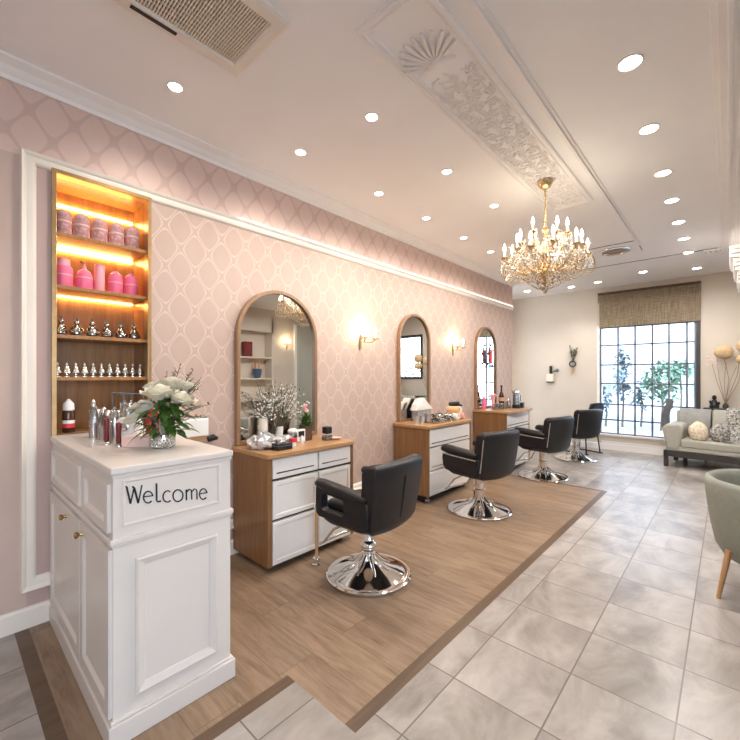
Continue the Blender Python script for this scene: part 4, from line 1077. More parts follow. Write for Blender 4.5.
def desk_items():
    z = 1.055
    def glass_bottle(x, y, h, r, l):
        t = thing('glass_bottle', l, 'bottle', (x, y, z), 0, 'clear bottles on the reception desk')
        part('body', MB().lathe([(r, 0), (r, h * .7), (r * .5, h * .8), (r * .45, h * .85)], n=18), MT['clear'], t)
        part('contents', MB().lathe([(r * .85, .006), (r * .85, h * .42)], n=16), MT['blush'], t)
        part('silver_cap', MB().lathe([(r * .55, h * .84), (r * .55, h * .95), (r * .2, h)], n=16), MT['silver'], t)
        part('silver_collar', MB().lathe([(r * 1.05, 0), (r * 1.05, .012)], n=18), MT['silver'], t)
    glass_bottle(-2.54, .565, .215, .02, 'tall clear bottle with silver cap, leftmost on the desk')
    glass_bottle(-2.43, .585, .18, .023, 'clear bottle with silver collar right of the tall one')
    glass_bottle(-2.35, .585, .17, .022, 'clear silver-capped bottle beside the burgundy brush')
    def brush(x, y, h, l):
        t = thing('shaving_brush', l, 'brush', (x, y, z), 0, 'burgundy-handled brushes on the desk')
        part('foot', MB().lathe([(.017, 0), (.018, .006), (.012, .016)], n=16), MT['silver'], t)
        part('handle', MB().lathe([(.009, .014), (.012, .03), (.011, h * .6), (.013, h * .85), (.012, h * .97), (0, h)], n=16), MT['burgundy'], t)
    brush(-2.19, .59, .12, 'burgundy-handled brush standing before the pink box on the desk')
    brush(-2.295, .565, .135, 'burgundy-handled brush standing behind, among the clear bottles')
    solo('cosmetic_box', MB().box(-.068, -.035, 0, .068, .035, .052).xform(Matrix.Translation((-2.14, .665, z)) @ Matrix.Rotation(R(42), 4, 'Z')), MT['blush'], 'small blush pink box on the desk left of the vase', 'box', bevel=.004)
    t = thing('hair_clipper_stand', 'rounded white appliance on the desk behind the pink box', 'appliance', (-2.275, .66, z))
    part('body', MB().prism(rrect(-.06, 0, .06, .135, .045), -.03, .03, lambda p, q, h: (p * .74 - h * .67, p * .67 + h * .74, q)), MT['porcelain'], t, bevel=.01)
    part('dial', MB().lathe([(.02, 0), (.022, .006), (.015, .01)], n=18).xform(Matrix.Translation((.02, -.026, .09)) @ Matrix.Rotation(R(48), 4, 'Z') @ Matrix.Rotation(R(90), 4, 'X')), MT['steel'], t)
    t = thing('wire_rack', 'black wire rack behind the bottles on the reception desk', 'rack', (-2.58, .74, z))
    mb = MB()
    for a in (-.10, .10):
        for b in (-.05, .05): mb.tube([(a, b, 0), (a, b, .25)], .004, 6)
    for h in (.10, .245):
        mb.tube([(-.1, -.05, h), (.1, -.05, h), (.1, .05, h), (-.1, .05, h)], .004, 6, closed=True)
    part('frame', mb, MT['iron'], t)
    part('tray', MB().box(-.1, -.05, .10, .1, .05, .106), MT['steel'], t)
    for i, (a, r, h) in enumerate(((-.06, .026, .075), (.0, .03, .06), (.06, .025, .08))):
        u = thing('steel_tumbler', 'polished steel tumbler on the wire rack, %s from the left' % ORD[i], 'tumbler', (-2.58 + a, .74, z + .106), 0, 'steel tumblers on the wire rack')
        part('cup', MB().lathe([(r * .8, 0), (r, h), (r * .9, h), (r * .72, .004)], n=20, caps=False), MT['silver'], u)
        part('lid', MB().lathe([(r * 1.03, h), (r * 1.03, h + .008), (.006, h + .014), (.006, h + .022), (0, h + .024)], n=20), MT['steel'], u)
    for i, (x, y, r, h) in enumerate(((-2.66, .60, .03, .15), (-2.52, .66, .032, .15), (-2.42, .70, .03, .17))):
        solo('steel_canister', MB().lathe([(r, 0), (r, h), (r * .9, h + .006), (r * .3, h + .012), (r * .2, h + .024), (0, h + .026)], (x, y, z), 22), [MT['steel'], MT['silver'], MT['steel']][i], ['dark steel canister at the back left of the desk', 'steel canister in the middle of the desk clutter', 'tall steel canister behind the white appliance'][i], 'canister', 'steel canisters on the desk')
    mb = MB().ball((-2.33, .79, z + .14), (.05, .03, .028), 14, 8); mb.box(-2.37, .77, z, -2.29, .81, z + .115)
    solo('red_pouch', mb, MT['red'], 'red rounded pouch behind the roses at the left', 'pouch', smooth=60)
    t = thing('ledge_box', 'white box with a wooden underside on the wall right of the desk', 'box', (-2.80, 1.13, .99))
    part('box', MB().box(WX + .003, .99, .975, -2.74, 1.30, 1.10), MT['porcelain'], t, True, None, .008)
    part('wooden_base', MB().box(WX + .003, 1.0, .945, -2.75, 1.29, .975), MT['oak_top'], t, True, None, .003)
    t = thing('black_dryer_hook', 'small black dryer hanging on the wall between desk and nearest counter', 'hair dryer', (WX, 1.37, .93))
    part('body', MB().tube([(.03, -.02, .0), (.03, .02, .01), (.03, .05, .0)], [.022, .026, .014], 12), MT['black'], t)
    part('cable', MB().tube([(.03, -.02, .0), (.02, -.07, .05), (.015, -.10, .03), (.012, -.11, -.03)], .005, 6), MT['black'], t)
desk_items()

# ------------------------------------------------------------------ things on the counters
def blob(mb, c, r, seed, n=16, m=10, amp=.25, flat=True):
    rnd = random.Random(seed); st = len(mb.v); mb.ball((0, 0, 0), 1, n, m)
    ph = [(rnd.uniform(2, 6), rnd.uniform(2, 6), rnd.uniform(2, 6), rnd.uniform(0, 6)) for _ in range(4)]
    for i in range(st, len(mb.v)):
        x, y, z = mb.v[i]; k = 1 + amp * sum(math.sin(a * x + b * y + d * z + e) for a, b, d, e in ph) / 4
        z2 = max(z * k, -.75) if flat else z * k
        mb.v[i] = (c[0] + x * k * r[0], c[1] + y * k * r[1], c[2] + (z2 + (.75 if flat else 0)) * r[2])

def counter_items():
    z = .848
    mb = MB(); blob(mb, (-2.64, 1.68, z), (.10, .10, .06), 1, amp=.55); blob(mb, (-2.62, 1.83, z), (.07, .09, .05), 2, amp=.5); blob(mb, (-2.60, 1.62, z), (.06, .05, .07), 8, amp=.6)
    solo('crumpled_film', mb, MT['foil'], 'crumpled silvery plastic wrap at the left end of the nearest counter', 'plastic wrap', smooth=None)
    t = thing('tool_case', 'small black case at the front of the nearest counter', 'case', (-2.48, 1.74, z))
    part('case', MB().box(-.045, -.065, 0, .045, .065, .05), MT['black'], t, bevel=.006); part('lid_band', MB().box(-.046, -.066, .03, .046, .066, .035), MT['iron'], t)
    t = thing('red_jar', 'small red and white jar on the nearest counter behind the black case', 'jar', (-2.53, 1.88, z))
    part('body', MB().lathe([(.025, 0), (.027, .03), (.024, .034)], n=18), MT['porcelain'], t); part('lid', MB().lathe([(.03, .034), (.032, .045), (.03, .062), (.0, .066)], n=18), MT['red'], t)
    solo('pillar_candle', MB().lathe([(.034, 0), (.036, .004), (.036, .205), (.033, .21), (.01, .206)], (-2.79, 1.775, z), 24), MT['creamsq'], 'ivory pillar candle before the nearest mirror', 'candle')
    t = thing('cotton_jar', 'glass jar of cotton on the nearest counter left of the framed box', 'jar', (-2.64, 1.955, z))
    part('jar', MB().lathe([(.036, 0), (.038, .005), (.038, .09), (.033, .1)], n=22, caps=False), MT['clear'], t); part('contents', MB().lathe([(.032, .004), (.033, .06), (.02, .07)], n=16), MT['stem'], t); part('cotton', MB().ball((0, 0, .1), (.04, .04, .025)), MT['blossom'], t)
    t = thing('display_box', 'small white display box with a black window on the nearest counter', 'box', (-2.66, 2.045, z), R(0))
    part('box', MB().box(-.02, -.043, 0, .02, .043, .105), MT['porcelain'], t, bevel=.004); part('window', MB().box(.02, -.03, .045, .022, .03, .09), MT['black'], t)
    solo('cosmetic_tube', MB().lathe([(.014, 0), (.015, .004), (.015, .045), (.010, .05), (.010, .065), (0, .067)], (-2.575, 2.0, z), 16), MT['porcelain'], 'short white bottle in front of the white display box', 'bottle')
    t = thing('potted_plant', 'small plant with pink flower in a dark wooden pot on the nearest counter', 'potted plant', (-2.70, 2.14, z))
    part('pot', MB().lathe([(.048, 0), (.052, .004), (.06, .125), (.054, .125), (.05, .105)], n=16), MT['darkwood'], t)
    mb = MB(); rnd = random.Random(4)
    for k in range(70):
        a = rnd.uniform(0, 2 * PI); mb.leaf((.025 * math.cos(a), .025 * math.sin(a), .11 + rnd.random() * .09), (math.cos(a), math.sin(a), rnd.uniform(.2, 1.6)), rnd.uniform(.05, .10), .022, .3)
    part('foliage', mb, MT['leaf'], t, smooth=60)
    part('flower_stalk', MB().tube([(0, 0, .15), (.005, -.008, .25)], .003, 6), MT['leaf'], t); mb = MB()
    for k in range(7): mb.ball((.005 + .014 * math.cos(k), -.008 + .014 * math.sin(k),   .245 + .009 * k), .012, 8, 5)
    part('flower_head', mb, MT['palepink'], t)
    t = thing('perfume_flacon', 'black-topped glass flacon at the right end of the nearest counter', 'bottle', (-2.56, 2.26, z))
    part('glass_base', MB().box(-.032, -.032, 0, .032, .032, .042), MT['clear'], t); part('liquid', MB().box(-.02, -.02, .004, .02, .02, .02), MT['foil'], t); part('neck', MB().lathe([(.01, .042), (.01, .055)], n=12), MT['silver'], t); part('stopper', MB().box(-.032, -.032, .055, .032, .032, .115), MT['black'], t, bevel=.008)
    solo('trinket_dish', MB().lathe([(.02, 0), (.04, .006), (.052, .018), (.048, .018), (.02, .008)], (-2.53, 2.33, z), 22), MT['blush'], 'shallow blush dish at the right end of the nearest counter', 'dish')
    # blossom branches
    t = thing('blossom_vase', 'glass vase of white blossom branches before the nearest mirror', 'vase', (-2.79, 1.93, z))
    part('vase', MB().lathe([(.035, 0), (.04, .006), (.03, .06), (.035, .13), (.032, .13), (.027, .06)], n=20, caps=False), MT['porcelain'], t)
    br = MB(); bl = MB(); gl = MB(); rnd = random.Random(21)
    for k in range(30):
        tip = Vector((rnd.uniform(-.05, .10), rnd.uniform(-.27, .27), rnd.uniform(.22, .52))); mid = tip * .5 + Vector((0, 0, .08))
        br.tube([(0, 0, .05), tuple(mid), tuple(tip)], [.003, .0025, .0012], 5)
        for w in range(12):
            c = mid.lerp(tip, w / 11) + Vector([rnd.uniform(-.018, .018) for _ in range(3)])
            if rnd.random() < .45: bl.ball(tuple(c), (.008, .008, .007), 6, 4)
            else: gl.leaf(tuple(c), (rnd.uniform(-1, 1), rnd.uniform(-1, 1), rnd.uniform(-.2, 1)), .026, .011, .2)
    part('branches', br, MT['stem'], t); part('blossoms', bl, MT['blossom'], t, smooth=60, stuff=True); part('leaves', gl, MT['sprig'], t, smooth=60, stuff=True)
    # ---- middle counter
    z = .855
    t = thing('paper_lantern_house', 'white peaked paper house ornament before the middle mirror', 'ornament', (-2.78, 3.98, z))
    f = lambda p, q, h: (h, p, q)
    part('body', MB().prism([(-.13, 0), (.13, 0), (.13, .13), (-.13, .13)], -.05, .05, f), MT['foil'], t, bevel=.006)
    part('peaked_roof', MB().prism([(-.16, .13), (.19, .13), (.0, .27), (-.05, .27)], -.06, .06, f), MT['towel_w'], t, bevel=.01)
    part('small_gable', MB().prism([(-.19, .13), (-.05, .13), (-.10, .23), (-.15, .21)], -.03, .07, f), MT['towel_w'], t, bevel=.01)
    for k in range(5):
        solo('glass_tumbler', MB().lathe([(.026, 0), (.03, .09), (.027, .09), (.023, .006)], (-2.62 + .035 * (k % 2), 3.66 + .062 * k, z), 16, caps=False), MT['foil'], 'silvery tumbler on the middle counter, %s from the left' % ORD[k], 'tumbler', 'tumblers on the middle counter')
    t = thing('clip_tray', 'tray heaped with black and silver hair clips on the middle counter', 'tray', (-2.56, 4.02, z))
    part('tray', MB().panel(-.12, .12, -.21, .21, [(0.01, 0), (0, .018), (.012, .018), (.016, .008)], XY), MT['steel'], t)
    rnd = random.Random(31); mb = MB(); m2 = MB()
    for k in range(90):
        c = Vector((rnd.uniform(-.10, .10), rnd.uniform(-.19, .19), rnd.uniform(.014, .085))); d = Vector((rnd.uniform(-1, 1), rnd.uniform(-1, 1), rnd.uniform(-.4, .4))).normalized() * rnd.uniform(.025, .05)
        (mb if k % 2 else m2).tube([tuple(c - d), tuple(c + Vector((0, 0, .008))), tuple(c + d)], [.003, .007, .004], 6)
    part('black_clips', mb, MT['black'], t, stuff=True); part('silver_clips', m2, MT['silver'], t, stuff=True)
    def towel(x, y, zz, m, l, r=.043, L=.15, rz=0):
        o = thing('rolled_towel', l, 'towel', (x, y, zz), rz, 'rolled towels on the middle counter')
        mb = MB(); pts = []
        for i in range(40):
            a = i / 39 * 2 * PI * 2.6; q = r * (.2 + .8 * i / 39); pts.append((q * math.cos(a), q * math.sin(a)))
        inner = [(p * .86, q * .86) for p, q in pts]
        ring = [(p, q) for p, q in pts[-16:]] 
        mb.lathe([(r * .86, -L / 2), (r, -L / 2 + .008), (r * 1.02, 0), (r, L / 2 - .008), (r * .86, L / 2)], n=22)
        mb.tube([(p * .86, q * .86, L / 2) for p, q in pts[4:]], .004, 6); mb.tube([(p * .86, q * .86, -L / 2) for p, q in pts[4:]], .004, 6)
        mb.xform(Matrix.Translation((0, 0, r)) @ Matrix.Rotation(R(90), 4, 'Y'))
        part('towel_roll', mb, MT[m], o, smooth=50)
    zz = z
    towel(-2.52, 4.27, zz, 'towel_w', 'white rolled towel nearest the clip tray, bottom of the pile'); towel(-2.55, 4.36, zz, 'towel_w', 'white rolled towel in the middle of the bottom row'); towel(-2.53, 4.45, zz, 'towel_p', 'rose-coloured rolled towel at the right of the pile')
    towel(-2.53, 4.315, zz + .078, 'towel_o', 'peach rolled towel on top of the pile'); towel(-2.55, 4.405, zz + .078, 'towel_w', 'white rolled towel at the top right of the pile')
    t = thing('hair_dryer', 'black hair dryer lying on top of the rolled towels', 'hair dryer', (-2.56, 4.39, zz + .162), R(60))
    part('barrel', MB().lathe([(.018, -.07), (.024, -.06), (.027, 0), (.03, .05), (.026, .065), (.01, .07)], n=18).xform(Matrix.Translation((0, 0, .03)) @ Matrix.Rotation(R(90), 4, 'Y')), MT['black'], t)
    part('handle', MB().tube([(.03, 0, .03), (.045, -.05, .02), (.05, -.09, .016)], .013, 10), MT['black'], t)
    # ---- farthest counter
    z = .888
    t = thing('leaning_bottle', 'dark amber bottle with a peach label at the farthest mirror', 'bottle', (-2.66, 6.02, z + .085))
    part('body', MB().lathe([(.036, 0), (.04, .008), (.04, .10), (.032, .14), (.014, .18), (.013, .25), (.016, .255), (.016, .28), (0, .282)], n=22).xform(Matrix.Rotation(R(0), 4, 'X')), MT['bottle_amber'], t)
    part('label', MB().lathe([(.0408, .03), (.0408, .09)], n=22, caps=False), MT['label_peach'], t)
    part('stand', MB().lathe([(.05, -.085), (.05, -.078), (.03, -.06), (.03, -.006), (.042, 0)], n=22), MT['silver'], t)
    rnd = random.Random(9)
    for k in range(8):
        x, y = (-2.58, -2.66)[k % 2] + rnd.uniform(-.02, .02), 5.66 + .075 * k; h = rnd.uniform(.09, .15); r = rnd.uniform(.026, .034)
        t = thing('crystal_jar', 'cut-glass jar on the farthest counter, %s from the left' % ORD[k], 'jar', (x, y, z), 0, 'glass jars on the farthest counter')
        part('jar', MB().lathe([(r, 0), (r * 1.02, .004), (r, h * .7), (r * .6, h * .8)], n=10, caps=False), MT['clear'], t); part('inner', MB().lathe([(r * .8, .004), (r * .8, h * .4)], n=10), MT['foil'], t); part('stopper', MB().lathe([(r * .6, h * .8), (r * .75, h * .85), (r * .3, h), (0, h * 1.02)], n=10), MT['silver'], t)
    t = thing('coffee_flask', 'tall black and steel flask with spout at the right of the farthest counter', 'flask', (-2.50, 6.21, z))
    part('base', MB().lathe([(.062, 0), (.062, .05), (.055, .055)], n=26), MT['black'], t); part('body', MB().lathe([(.052, .055), (.054, .06), (.050, .23), (.044, .245)], n=26), MT['iron'], t); part('lid', MB().lathe([(.05, .243), (.052, .25), (.04, .275), (.012, .285), (.012, .298), (0, .30)], n=26), MT['steel'], t)
    part('handle', MB().tube([(.02, .05, .22), (.03, .085, .20), (.03, .088, .12), (.02, .055, .08)], .008, 8), MT['black'], t); part('spout', MB().tube([(-.02, -.045, .23), (-.03, -.075, .27)], [.014, .008], 8), MT['steel'], t)
    for k in range(4): part('steel_rib', MB().tube([(.051 * math.cos(k * .5 - 1.2), .051 * math.sin(k * .5 - 1.2), .07), (.049 * math.cos(k * .5 - 1.2), .049 * math.sin(k * .5 - 1.2), .23)], .005, 6), MT['silver'], t)
    solo('black_box', MB().box(-2.52, 6.30, z, -2.43, 6.375, z + .085), MT['black'], 'small black box right of the black flask', 'box', bevel=.004)
    solo('pink_bottle', MB().lathe([(.028, 0), (.03, .005), (.03, .14), (.016, .17), (.016, .21), (0, .212)], (-2.76, 5.62, z), 20), MT['pink'], 'hot pink bottle at the left edge of the farthest mirror', 'bottle')
    mb = MB(); 
    for k in range(5): mb.ball((-2.74 + .01 * k, 5.78 + .035 * k, z + .20 + .015 * (k % 2)), (.022, .022, .018), 8, 5)
    mb.lathe([(.03, 0), (.02, .10), (.035, .19)], (-2.72, 5.85, z), 14)
    solo('pink_puff_jar', mb, MT['palepink'], 'pink flower-topped jar before the farthest mirror', 'jar', smooth=60)
counter_items()

# ------------------------------------------------------------------ far wall things
def far_wall():
    t = thing('hair_dryer_holder', 'ivory holder with a black hair dryer on the far wall', 'hair dryer holder', (-2.73, YF, 1.28))
    part('holder', MB().box(-2.80, YF - .09, 1.285, -2.665, YF, 1.445), MT['creamsq'], t, True, None, .006)
    part('bracket', MB().box(-2.795, YF - .085, 1.265, -2.67, YF, 1.285), MT['black'], t, True, None)
    part('dryer_handle', MB().tube([(-2.715, YF - .05, 1.44), (-2.715, YF - .05, 1.61)], .026, 12), MT['black'], t, True)
    part('dryer_barrel', MB().tube([(-2.66, YF - .05, 1.50), (-2.60, YF - .05, 1.51), (-2.57, YF - .05, 1.53)], [.02, .035, .03], 12), MT['iron'], t, True)
    t = thing('hanging_bouquet', 'small dried bouquet tied with a dark ring on the far wall', 'wall bouquet', (-2.30, YF - .03, 1.42))
    c = Vector((-2.30, YF - .035, 1.68)); rnd = random.Random(2); st = MB(); lf = MB()
    for k in range(7):
        e = c + Vector((rnd.uniform(-.09, .09), rnd.uniform(-.03, .0), rnd.uniform(.2, .38))); st.tube([(c.x, c.y, 1.5), tuple(c), tuple(e)], .004, 5)
        for w in range(6): lf.leaf(tuple(c.lerp(e, .4 + .1 * w)), (rnd.uniform(-1, 1), -.2, rnd.uniform(0, 1)), .06, .026, .2)
    part('stems', st, MT['stem'], t, True); part('leaves', lf, MT['sprig'], t, True)
    ring = [(c.x + .055 * math.cos(2 * PI * i / 20), c.y - .02, 1.64 + .055 * math.sin(2 * PI * i / 20)) for i in range(20)]
    part('ring', MB().tube(ring, .014, 8, closed=True), MT['char'], t, True)
    part('tail', MB().tube([(c.x, c.y, 1.59), (c.x - .01, c.y, 1.50), (c.x - .025, c.y, 1.42)], [.012, .02, .006], 8), MT['label_peach'], t, True)
    # narrow console with a black figurine and tall dried flowers
    t = thing('console_table', 'narrow dark console table behind the grey sofa', 'console table', (.25, 8.46, 0))
    part('top', MB().box(-.30, 8.40, .85, .75, 8.575, .88), MT['char'], t, True, None, .004)
    for x in (-.27, .72):
        for y in (8.415, 8.55): part('leg', MB().box(x - .018, y - .012, 0, x + .018, y + .012, .85), MT['char'], t, True, None)
    t = thing('black_figurine', 'small black sculpture on the console behind the sofa', 'sculpture', (-.165, 8.48, .88))
    part('plinth', MB().box(-.06, -.045, 0, .06, .045, .04), MT['black'], t, bevel=.005)
    mb = MB().lathe([(.06, .035), (.055, .07), (.035, .10), (.028, .13)], n=14); mb.ball((0, 0, .17), (.03, .03, .04)); mb.tube([(-.03, 0, .05), (-.05, 0, .09), (-.05, 0, .12)], .014, 8); mb.tube([(.04, 0, .05), (.06, 0, .08), (.05, 0, .10)], .014, 8)
    part('figure', mb, MT['black'], t, smooth=60)
    t = thing('dried_flower_arrangement', 'tall dried stems with big round straw-coloured flower heads behind the sofa', 'dried flowers', (-.03, 8.48, .88))
    part('vase', MB().lathe([(.03, 0), (.035, .004), (.04, .04), (.025, .07), (.02, .085)], n=18), MT['char'], t)
    B = Vector((-.03, 8.48, .95)); st = MB()
    for e in ((-.05, 8.42, 1.72), (.17, 8.40, 1.60), (.15, 8.44, 1.86)):
        E_ = Vector(e); m = B.lerp(E_, .5) + Vector((.05, 0, .02)); st.tube([tuple(B), tuple(m), tuple(E_)], .0045, 6)
    for e in ((-.19, 8.40, 1.60), (-.13, 8.42, 1.66), (-.02, 8.42, 1.62), (.10, 8.4, 1.55)):
        E_ = Vector(e); m = B.lerp(E_, .55) + Vector((-.02, 0, .03)); st.tube([tuple(B), tuple(m), tuple(E_)], .004, 6)
    part('stems', st, MT['tan'], t, True)
    for c, r in (((-.05, 8.40, 1.78), (.12, .10, .11)), ((.21, 8.38, 1.86), (.12, .1, .11)), ((.20, 8.36, 1.66), (.11, .10, .09))):
        mb = MB(); mb.ball(c, r, 28, 12)
        for k in range(28):
            a = 2 * PI * k / 28; mb.leaf((c[0], c[1], c[2] + r[2] * .95), (math.cos(a), math.sin(a), -.05), r[0] * .95, .035, .75)
        part('flower_head', mb, MT['disc'], t, True, 60)
    tw = MB(); rnd = random.Random(14)
    for k in range(40):
        c = (-.17 + rnd.uniform(-.09, .08), 8.40 + rnd.uniform(-.04, .04), 1.62 + rnd.uniform(-.08, .12)); tw.ball(c, .009, 6, 4)
    part('seed_buds', tw, MT['blush'], t, True, stuff=True)
far_wall()

# ------------------------------------------------------------------ sofa
def sofa():
    # local: x along the sofa to the right, y towards the back, origin at the front-left foot
    o = thing('sofa', 'grey-green upholstered sofa on a dark wooden frame under the window', 'sofa', (-.745, 7.60, 0), R(-6))
    L, D = 2.0, .72
    fr = MB().box(0, 0, .16, L, .05, .25); fr.box(0, D - .05, .16, L, D, .25); fr.box(0, 0, .16, .05, D, .25); fr.box(L - .05, 0, .16, L, D, .25)
    part('frame', fr, MT['char'], o, smooth=None, bevel=.006)
    for x in (.03, L - .03):
        for y in (.03, D - .03): part('leg', MB().box(x - .028, y - .028, 0, x + .028, y + .028, .20), MT['char'], o, smooth=None, bevel=.006)
    part('leg', MB().box(.20, .25, 0, .25, .30, .2), MT['char'], o, smooth=None, bevel=.006)
    part('seat_base', MB().box(.03, .01, .25, L - .03, D - .06, .32), MT['greycloth'], o, smooth=30, bevel=.02, seg=3)
    part('seat_cushion', MB().box(.20, .0, .31, L - .22, D - .14, .44), MT['greycloth'], o, smooth=30, bevel=.035, seg=3)
    for a, b, s in ((.0, .23, -1), (L - .23, L, 1)):
        pts = [(a + .03, .27), (b - .03, .27), (b + (.02 if s < 0 else 0), .60), (b - .02, .665), (a + .04, .665), (a - (.02 if s < 0 else -.0), .60)]
        part('armrest', MB().prism(pts, .0, D - .10, lambda p, q, h: (p, h, q)), MT['greycloth'], o, smooth=30, bevel=.035, seg=4)
    part('back_panel', MB().box(.05, D - .10, .25, L - .05, D - .03, .84), MT['greycloth'], o, smooth=30, bevel=.03, seg=3)
    for a, b, m in ((.10, .50, 'greycush'), (.52, 1.02, 'greycloth'), (1.04, 1.8, 'greycloth')):
        ls = []
        for z, t in ((.43, .06), (.50, .11), (.70, .11), (.82, .08), (.875, .03)):
            y = D - .20 + (z - .43) * .22; ls.append([(p, q, z) for p, q in rrect(a, y - t, b, y + t * .5, min(.029, t * .6))])
        part('back_cushion', MB().loops(ls), MT[m], o, smooth=60, bevel=.01)
    # carved post on the left of the back
    ls = []
    for z, x, w, d in ((.18, .0, .06, .05), (.35, -.06, .06, .05), (.55, -.11, .09, .05), (.72, -.11, .11, .05), (.84, -.08, .10, .05), (.88, -.06, .14, .055), (.92, -.05, .09, .05), (.97, -.05, .12, .05), (1.02, -.06, .08, .04)):
        ls.append([(p + x, q + D - .06, z) for p, q in rrect(-w / 2, -d / 2, w / 2, d / 2, .012, 3)])
    part('carved_post', MB().loops(ls), MT['iron'], o, smooth=50, label='dark carved post')
    rz = Matrix.Translation((-.745, 7.60, 0)) @ Matrix.Rotation(R(-6), 4, 'Z')
    def pillow(lx, ly, lz, r, m, l, name='cushion', seed=1, amp=.08):
        mb = MB(); blob(mb, (0, 0, 0), r, seed, 24, 14, amp); p = rz @ Vector((lx, ly, lz)); mb.xform(Matrix.Translation(p))
        solo(name, mb, MT[m], l, 'cushion', 'cushions on the sofa', smooth=80)
    pillow(.405, .12, .44, (.12, .09, .155), 'fluff', 'fluffy cream round cushion on the sofa beside its left arm')
    pillow(.645, .16, .44, (.115, .09, .15), 'tweed', 'grey tweed round cushion in the middle of the sofa', seed=3)
    t = thing('throw_blanket', 'grey flecked throw draped over the sofa back and seat at the picture edge', 'throw', tuple(rz @ Vector((.89, .50, .455))), R(-6))
    g1 = []
    prof = [(-.46, .0), (-.30, .005), (-.21, .03), (-.155, .15), (-.135, .30), (-.09, .43), (-.03, .46), (.06, .44), (.15, .44), (.17, .40)]
    for i, (y, z) in enumerate(prof): g1.append([(-.20 + .075 * k, y - .012 * math.sin(k * 1.9 + i * .4) - .0, z + .008 * math.sin(k * 2.3)) for k in range(10)])
    mb = MB(); mb.loops(g1, False, False); mb.loops([[(x, y + .018, z - .012) for x, y, z in r] for r in g1][::-1], False, False)
    part('cloth', mb, MT['tweed'], t, smooth=80)
sofa()

def tub_chair():
    cx, cy = .285, 3.58
    o = thing('tub_armchair', 'sage green tub armchair on wooden legs at the right picture edge', 'armchair', (cx, cy, 0), R(0))
    # shell with an opening towards +x
    n = 44; a0, a1 = R(48), R(312)
    def ring(r, z, drop=0): 
        out = []
        for i in range(n + 1):
            a = a0 + (a1 - a0) * i / n; e = min(i, n - i) / n; k = max(0, 1 - e / .18)
            out.append((r * math.cos(a), r * math.sin(a) * .98, z - drop * k * k))
        return out
    ls = [ring(.26, .212), ring(.315, .225), ring(.352, .29), ring(.382, .45), ring(.40, .60, .04), ring(.408, .69, .09), ring(.40, .722, .12), ring(.385, .732, .12), ring(.365, .722, .12), ring(.352, .69, .09), ring(.335, .60, .04), ring(.31, .42), ring(.26, .40)]
    part('shell', MB().loops(ls, False, False).loops([[p for p in [l[0] for l in ls]], [(p[0] - .002, p[1] + .0, p[2]) for p in [l[0] for l in ls]]]).loops([[p for p in [l[-1] for l in ls]], [(p[0] - .002, p[1], p[2]) for p in [l[-1] for l in ls]]]), MT['sage'], o, smooth=60)
    part('seat_base', MB().lathe([(.24, .208), (.305, .22), (.33, .28), (.335, .36)], n=36), MT['sage'], o, smooth=60)
    part('seat_cushion', MB().lathe([(.32, .34), (.335, .36), (.335, .43), (.31, .455), (0, .465)], n=36), MT['sage'], o, smooth=60)
    for a in (219, 135, 45, 315):
        a = R(a); part('leg', MB().tube([(.36 * math.cos(a), .36 * math.sin(a), .30), ((.425) * math.cos(a), (.425) * math.sin(a), .0)], [.018, .012], 12), MT['beech'], o)
tub_chair()

